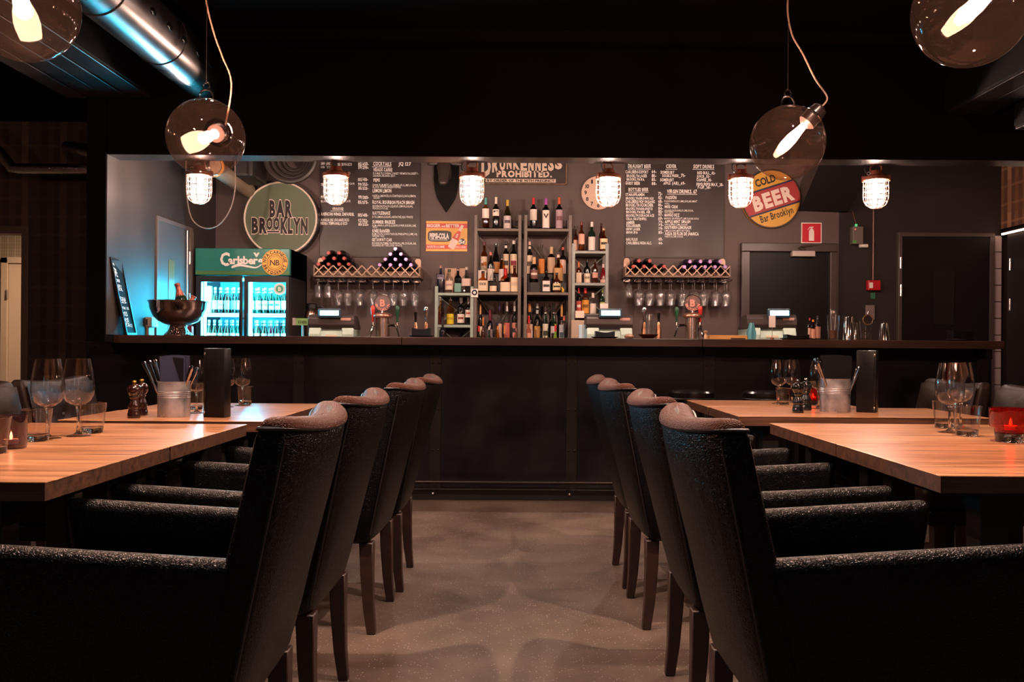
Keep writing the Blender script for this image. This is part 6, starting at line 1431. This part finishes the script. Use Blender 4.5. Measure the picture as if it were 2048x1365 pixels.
put(wg0, on(95, 878, T1), 'wine glass on the left front table, left one of the two'); put(wg0, on(156, 873, T1), 'wine glass on the left front table, right one of the two')
put(tb0, on(73, 883, T1), 'water tumbler before the left wine glass on the left front table'); put(tb0, on(184, 867, T1), 'water tumbler beside the right wine glass on the left front table', 1.02); put(tb0, on(-14, 908, T1), 'water tumbler cut by the left picture edge')
put(wg0, on(1899, 866, T1), 'front wine glass of the pair on the right front table'); put(wg0, on(1921, 857, T1), 'rear wine glass of the pair on the right front table')
put(tb0, on(1890, 857, T1), 'rear water tumbler on the right front table', 1.05); put(tb0, on(1934, 873, T1), 'front water tumbler on the right front table', 1.06)
for px, py, lab in ((352, 829, 'wine glass hidden behind the dark napkins on the left back table'), (393, 827, 'wine glass between the napkins and the black box on the left'), (452, 815, 'wine glass just right of the black box on the left'), (485, 812, 'rightmost wine glass on the left back table')): put(wg0, on(px, py, T1), lab, 0.93)
for px, py, lab in ((391, 820, 'water tumbler behind the wine glass left of the black box'), (443, 822, 'water tumbler mostly hidden behind the left black box'), (490, 810, 'water tumbler beside the rightmost wine glass on the left back table')): put(tb0, on(px, py, T1), lab, 0.92)
for px, py, lab in ((1557, 808, 'leftmost wine glass on the right back table'), (1584, 806, 'second wine glass from the left on the right back table'), (1637, 818, 'wine glass left of the zinc bucket on the right'), (1668, 812, 'wine glass behind the black napkins on the right')): put(wg0, on(px, py, T1), lab, 0.95)
for px, py, lab in ((1566, 811, 'water tumbler under the leftmost wine glasses on the right back table'), (1649, 815, 'water tumbler between the red candle and the right zinc bucket')): put(tb0, on(px, py, T1), lab, 0.92)

# pepper mills
def mill(p, lab, m_, knob, s=1.0):
    t = thing('pepper_mill', lab, 'pepper mill', p, 0, 'turned wooden salt and pepper mills')
    z = lambda v: v*s
    MB().lathe([(0,0),(.0275,0),(.0285,.003),(.0275,.022),(.0245,.027),(.0255,.031),(.0245,.035),(.0225,.038),(.0255,.045),(.0265,.053),(.0225,.064),(.0160,.078),(.0150,.085),(.019,.090),(.0205,.094),(.019,.098),(0,.098)], 28).build('lower_body', m_, t, angle=70)
    MB().lathe([(0,.098),(.0185,.098),(.0215,.102),(.0275,.112),(.0300,.124),(.0285,.136),(.0220,.146),(.012,.150),(0,.151)], 28).build('head', m_, t, angle=70)
    MB().lathe([(0,.150),(.006,.150),(.006,.156),(.010,.158),(.010,.165),(.007,.168),(0,.168)], 16).build('top_knob', knob, t, angle=50)
    t.scale = (s, s, s); return t
M_mill = mat('brown_lacquered_wood', '#220b08', 0.18, coat=0.6); M_millb = mat('black_lacquered_wood', '#0d0d0c', 0.15, coat=0.6)
Bk = mat('brass_knob', '#b08a3a', 0.3, metal=1.0)
mill(on(268, 836.5, T1), 'brown lacquered pepper mill beside the left zinc bucket', M_mill, Bk, 0.90); mill(on(283, 831, T1), 'brown lacquered salt mill behind the pepper mill on the left', M_mill, Bk, 0.90)
mill(on(1596, 826, T1), 'black lacquered pepper mill on the right back table', M_millb, M_chrome, 0.93); mill(on(1612, 821, T1), 'black lacquered salt mill behind the pepper mill on the right', M_millb, M_chrome, 0.93)

# zinc buckets with napkins and cutlery
def bucket(p, lab, s=1.0):
    t = thing('zinc_bucket', lab, 'bucket', p, 0, 'zinc buckets of napkins and cutlery'); r, h = .064*s, .146*s
    pr = [(0,0),(r*.985,0),(r,.004)]
    for z in (.55, .60, .65, .70): pr += [(r, h*(z-.012)), (r*1.022, h*z), (r, h*(z+.012))]
    pr += [(r*1.0, h*.985), (r*1.02, h), (r*.97, h), (r*.97, .006), (0, .006)]
    MB().lathe(pr, 40).build('body', M_zinc, t, angle=25)
    return t
def napkin(p, w, h, d, rz, lab, col, tilt=0.0, fold=True):
    t = thing('napkin', lab, 'napkin', p, rz, 'folded cloth napkins in the buckets')
    m = MB(); n = 6
    lo = []
    for i in range(n+1):
        v = i/n; flare = 1 + tilt*v; ww = w*flare; wob = 0.004*math.sin(3*v+rz*9)
        lo.append([Vector((-ww+wob, -d, h*v)), Vector((0, -d-0.004*math.sin(PI*v), h*v+0.004*v)), Vector((ww+wob, -d, h*v)), Vector((ww+wob, d, h*v)), Vector((0, d+.003, h*v)), Vector((-ww+wob, d, h*v))])
    m.loft(lo).build('folded_cloth', mat('napkin_'+col.strip('#'), col, 0.85, spec=0.12, bump=0.3, bscale=300, bdist=0.0006), t, angle=50)
    if fold:
        f = MB(); f.add([(w*.10, -d-.0065, h*.99), (w*.98*(1+tilt), -d-.004, h*.97), (w*.98*(1+tilt*.4), -d-.005, h*.42)], [(0,1,2)]); f.build('fold_flap', mat('napkin_fold_'+col.strip('#'), '#0a0a0e', 0.85, spec=0.1), t, smooth=False)
    return t
def cutlery(p, d, L, lab, kind):
    t = thing(kind, lab, 'cutlery', p, 0, 'cutlery standing in the buckets'); d = Vector(d).normalized(); s = d.cross(Vector((0,1,0))).normalized(); nn = s.cross(d)
    lo = []
    for v, w_ in ((0, .004), (.45, .0045), (.62, .005), (.80, .008), (.93, .0105), (.985, .009), (1.0, .004)):
        c = d*L*v; lo.append([c + s*w_*math.cos(2*PI*i/10) + nn*.0025*math.sin(2*PI*i/10) for i in range(10)])
    MB().loft(lo).build('handle', M_chrome, t, angle=60)
    return t
pL = on(335.5, 836, T1) + Vector((0, 0.064, 0)); bucket(pL, 'zinc bucket with napkins and cutlery on the left table')
napkin(pL + Vector((0.0, -0.020, 0.008)), .051, .240, .008, 0.0, 'front blue-grey napkin in the left zinc bucket', '#2b2d3f')
napkin(pL + Vector((0.006, 0.004, 0.008)), .052, .243, .007, -0.08, 'middle blue-grey napkin in the left zinc bucket', '#272939', fold=False)
napkin(pL + Vector((0.004, 0.026, 0.008)), .045, .236, .007, 0.1, 'rear blue-grey napkin in the left zinc bucket', '#2b2d3f', fold=False)
for i, (dx, dy, d, L, lab, kd) in enumerate(((-.01, -.035, (-.45, -.05, 1), .24, 'leftmost knife handle leaning out of the left bucket', 'table_knife'), (-.012, -.012, (-.42, .05, 1), .243, 'second fork handle leaning out of the left bucket', 'table_fork'), (-.016, .012, (-.32, .02, 1), .238, 'third knife handle leaning out of the left bucket', 'table_knife'),
      (.016, -.02, (.33, -.03, 1), .215, 'fork handle leaning out of the right side of the left bucket', 'table_fork'), (.018, .01, (.36, .05, 1), .208, 'knife handle leaning out of the right side of the left bucket', 'table_knife'))):
    cutlery(pL + Vector((dx, dy, 0.008)), d, L, lab, kd)
pR = on(1680, 826, T1) + Vector((0, 0.066, 0)); bucket(pR, 'zinc bucket with napkins and cutlery on the right table', 1.08)
napkin(pR + Vector((0.0, -0.022, 0.008)), .049, .254, .008, 0.03, 'front black napkin in the right zinc bucket', '#0d0c0e', 0.42, fold=False)
napkin(pR + Vector((0.0, 0.006, 0.008)), .050, .258, .008, -0.05, 'middle black napkin in the right zinc bucket', '#0c0b0d', 0.4, fold=False)
napkin(pR + Vector((0.002, 0.03, 0.008)), .042, .250, .007, 0.05, 'rear black napkin in the right zinc bucket', '#0d0c0e', 0.38, fold=False)
for dx, dy, d, L, lab, kd in ((-.012, -.035, (-.36, -.05, 1), .25, 'leftmost knife handle leaning out of the right bucket', 'table_knife'), (-.012, -.012, (-.34, .05, 1), .26, 'second fork handle leaning out of the right bucket', 'table_fork'), (-.016, .012, (-.25, .02, 1), .255, 'third knife handle leaning out of the right bucket', 'table_knife'),
      (.022, -.03, (.40, -.03, 1), .225, 'fork handle leaning out of the right side of the right bucket', 'table_fork'), (.022, .0, (.46, .05, 1), .22, 'knife handle leaning out of the right side of the right bucket', 'table_knife')):
    cutlery(pR + Vector((dx, dy, 0.008)), d, L, lab, kd)
# black menu boxes
def menubox(p, w, d, h, rz, lab, side):
    t = thing('menu_box', lab, 'menu box', p, rz, 'upright black menu boxes')
    MB().box(-w/2, w/2, -d/2, d/2, 0, h).build('box', mat('menu_box_black', '#0c0b0c', 0.34, spec=0.2), t, bevel=0.004)
    xs_ = -w/2+0.008 if side < 0 else w/2-0.008
    MB().box(xs_-0.004, xs_+0.004, -d/2-0.003, -d/2, 0.004, h-0.004).build('spine', M_blk, t, bevel=0.001)
    for z in (0.022, h-0.022):
        MB().ball((xs_, -d/2-0.004, z), 0.004, 0.0025, 0.006, 8, 6).build('clasp', M_steel, t)
    e = MB(); e.text('BAR', (0.008*-side*0, -d/2-0.0004, h*0.74), 0.022, align='c', width=w*0.34, style='bold'); e.text('BROOKLYN', (0, -d/2-0.0004, h*0.64), 0.022, align='c', width=w*0.55, style='bold'); e.build('lettering', mat('embossed_black', '#0a0909', 0.3), t, smooth=False)
    return t
menubox(on(428, 836, T1) + Vector((0.002, 0.03, 0)), 0.094, 0.055, 0.283, math.radians(-12), 'upright black menu box on the left table', -1)
menubox(on(1741, 826, T1) + Vector((0.0, 0.04, 0)), 0.088, 0.085, 0.292, math.radians(-28), 'upright black menu box on the right table', 1)
# candles
M_flame = glow('candle_flame', (1.0, 0.55, 0.22), 12.0)
def candle(p, lab, prof, m_, zc, r, base=None, s=1.0):
    t = thing('candle_holder', lab, 'candle', p, 0, 'glass tealight holders')
    MB().lathe(prof, 36).build('glass_cup', m_, t, angle=50)
    if base: MB().lathe(base, 32).build('clear_foot', M_sg, t, angle=50)
    c = MB().lathe([(0, zc), (r, zc), (r, zc+.014), (r*.93, zc+.012), (0, zc+.011)], 20).build('tealight', mat('candle_wax', '#e8d8c4', 0.5), t, angle=50)
    MB().lathe([(0, zc+.012), (.003, zc+.015), (.0045, zc+.021), (.002, zc+.032), (0, zc+.037)], 10).build('flame', M_flame, c)
    lamp('flame_light', t, (0, 0, zc+.025), (1.0, 0.5, 0.2), 0.12, 0.003)
    t.scale = (s, s, s)
    return t
M_redg = thin('red_candle_glass', (0.75, 0.05, 0.03), 0.04, haze=0.05, hazecol=(0.90, 0.06, 0.04), base=0.05, top=0.7, power=3)
M_purg = thin('plum_candle_glass', (0.42, 0.28, 0.32), 0.03, haze=0.05, hazecol=(0.5, 0.25, 0.3), base=0.06, top=0.8, power=3)
red = [(.030, .030), (.047, .032), (.0475, .046), (.060, .049), (.0625, .053), (.0635, .110), (.0605, .110), (.0595, .055), (.045, .049), (.044, .036), (0, .034)]
foot = [(0, 0), (.042, 0), (.045, .003), (.0465, .030), (0, .029)]
candle(on(2021, 885, T1), 'red glass tealight holder on the right front table', red, M_redg, .040, .019, foot)
candle(on(1626, 811, T1), 'red glass tealight holder behind the black mills', red, M_redg, .040, .019, foot, 0.8)
candle(on(22, 897, T1), 'plum glass tealight holder at the left picture edge', [(0, 0), (.038, 0), (.040, .004), (.0415, .094), (.0385, .094), (.037, .010), (0, .009)], M_purg, .012, .019)
for o in list(scene.objects):
    if o.name.startswith(('lettering', 'small_lettering', 'dark_lettering', 'numerals')): o['kind'] = 'stuff'

for m_ in bpy.data.materials:
    if m_.name in ('register_display', 'green_indicator', 'red_indicator', 'shelf_lip_light'): m_.cycles.emission_sampling = 'NONE'
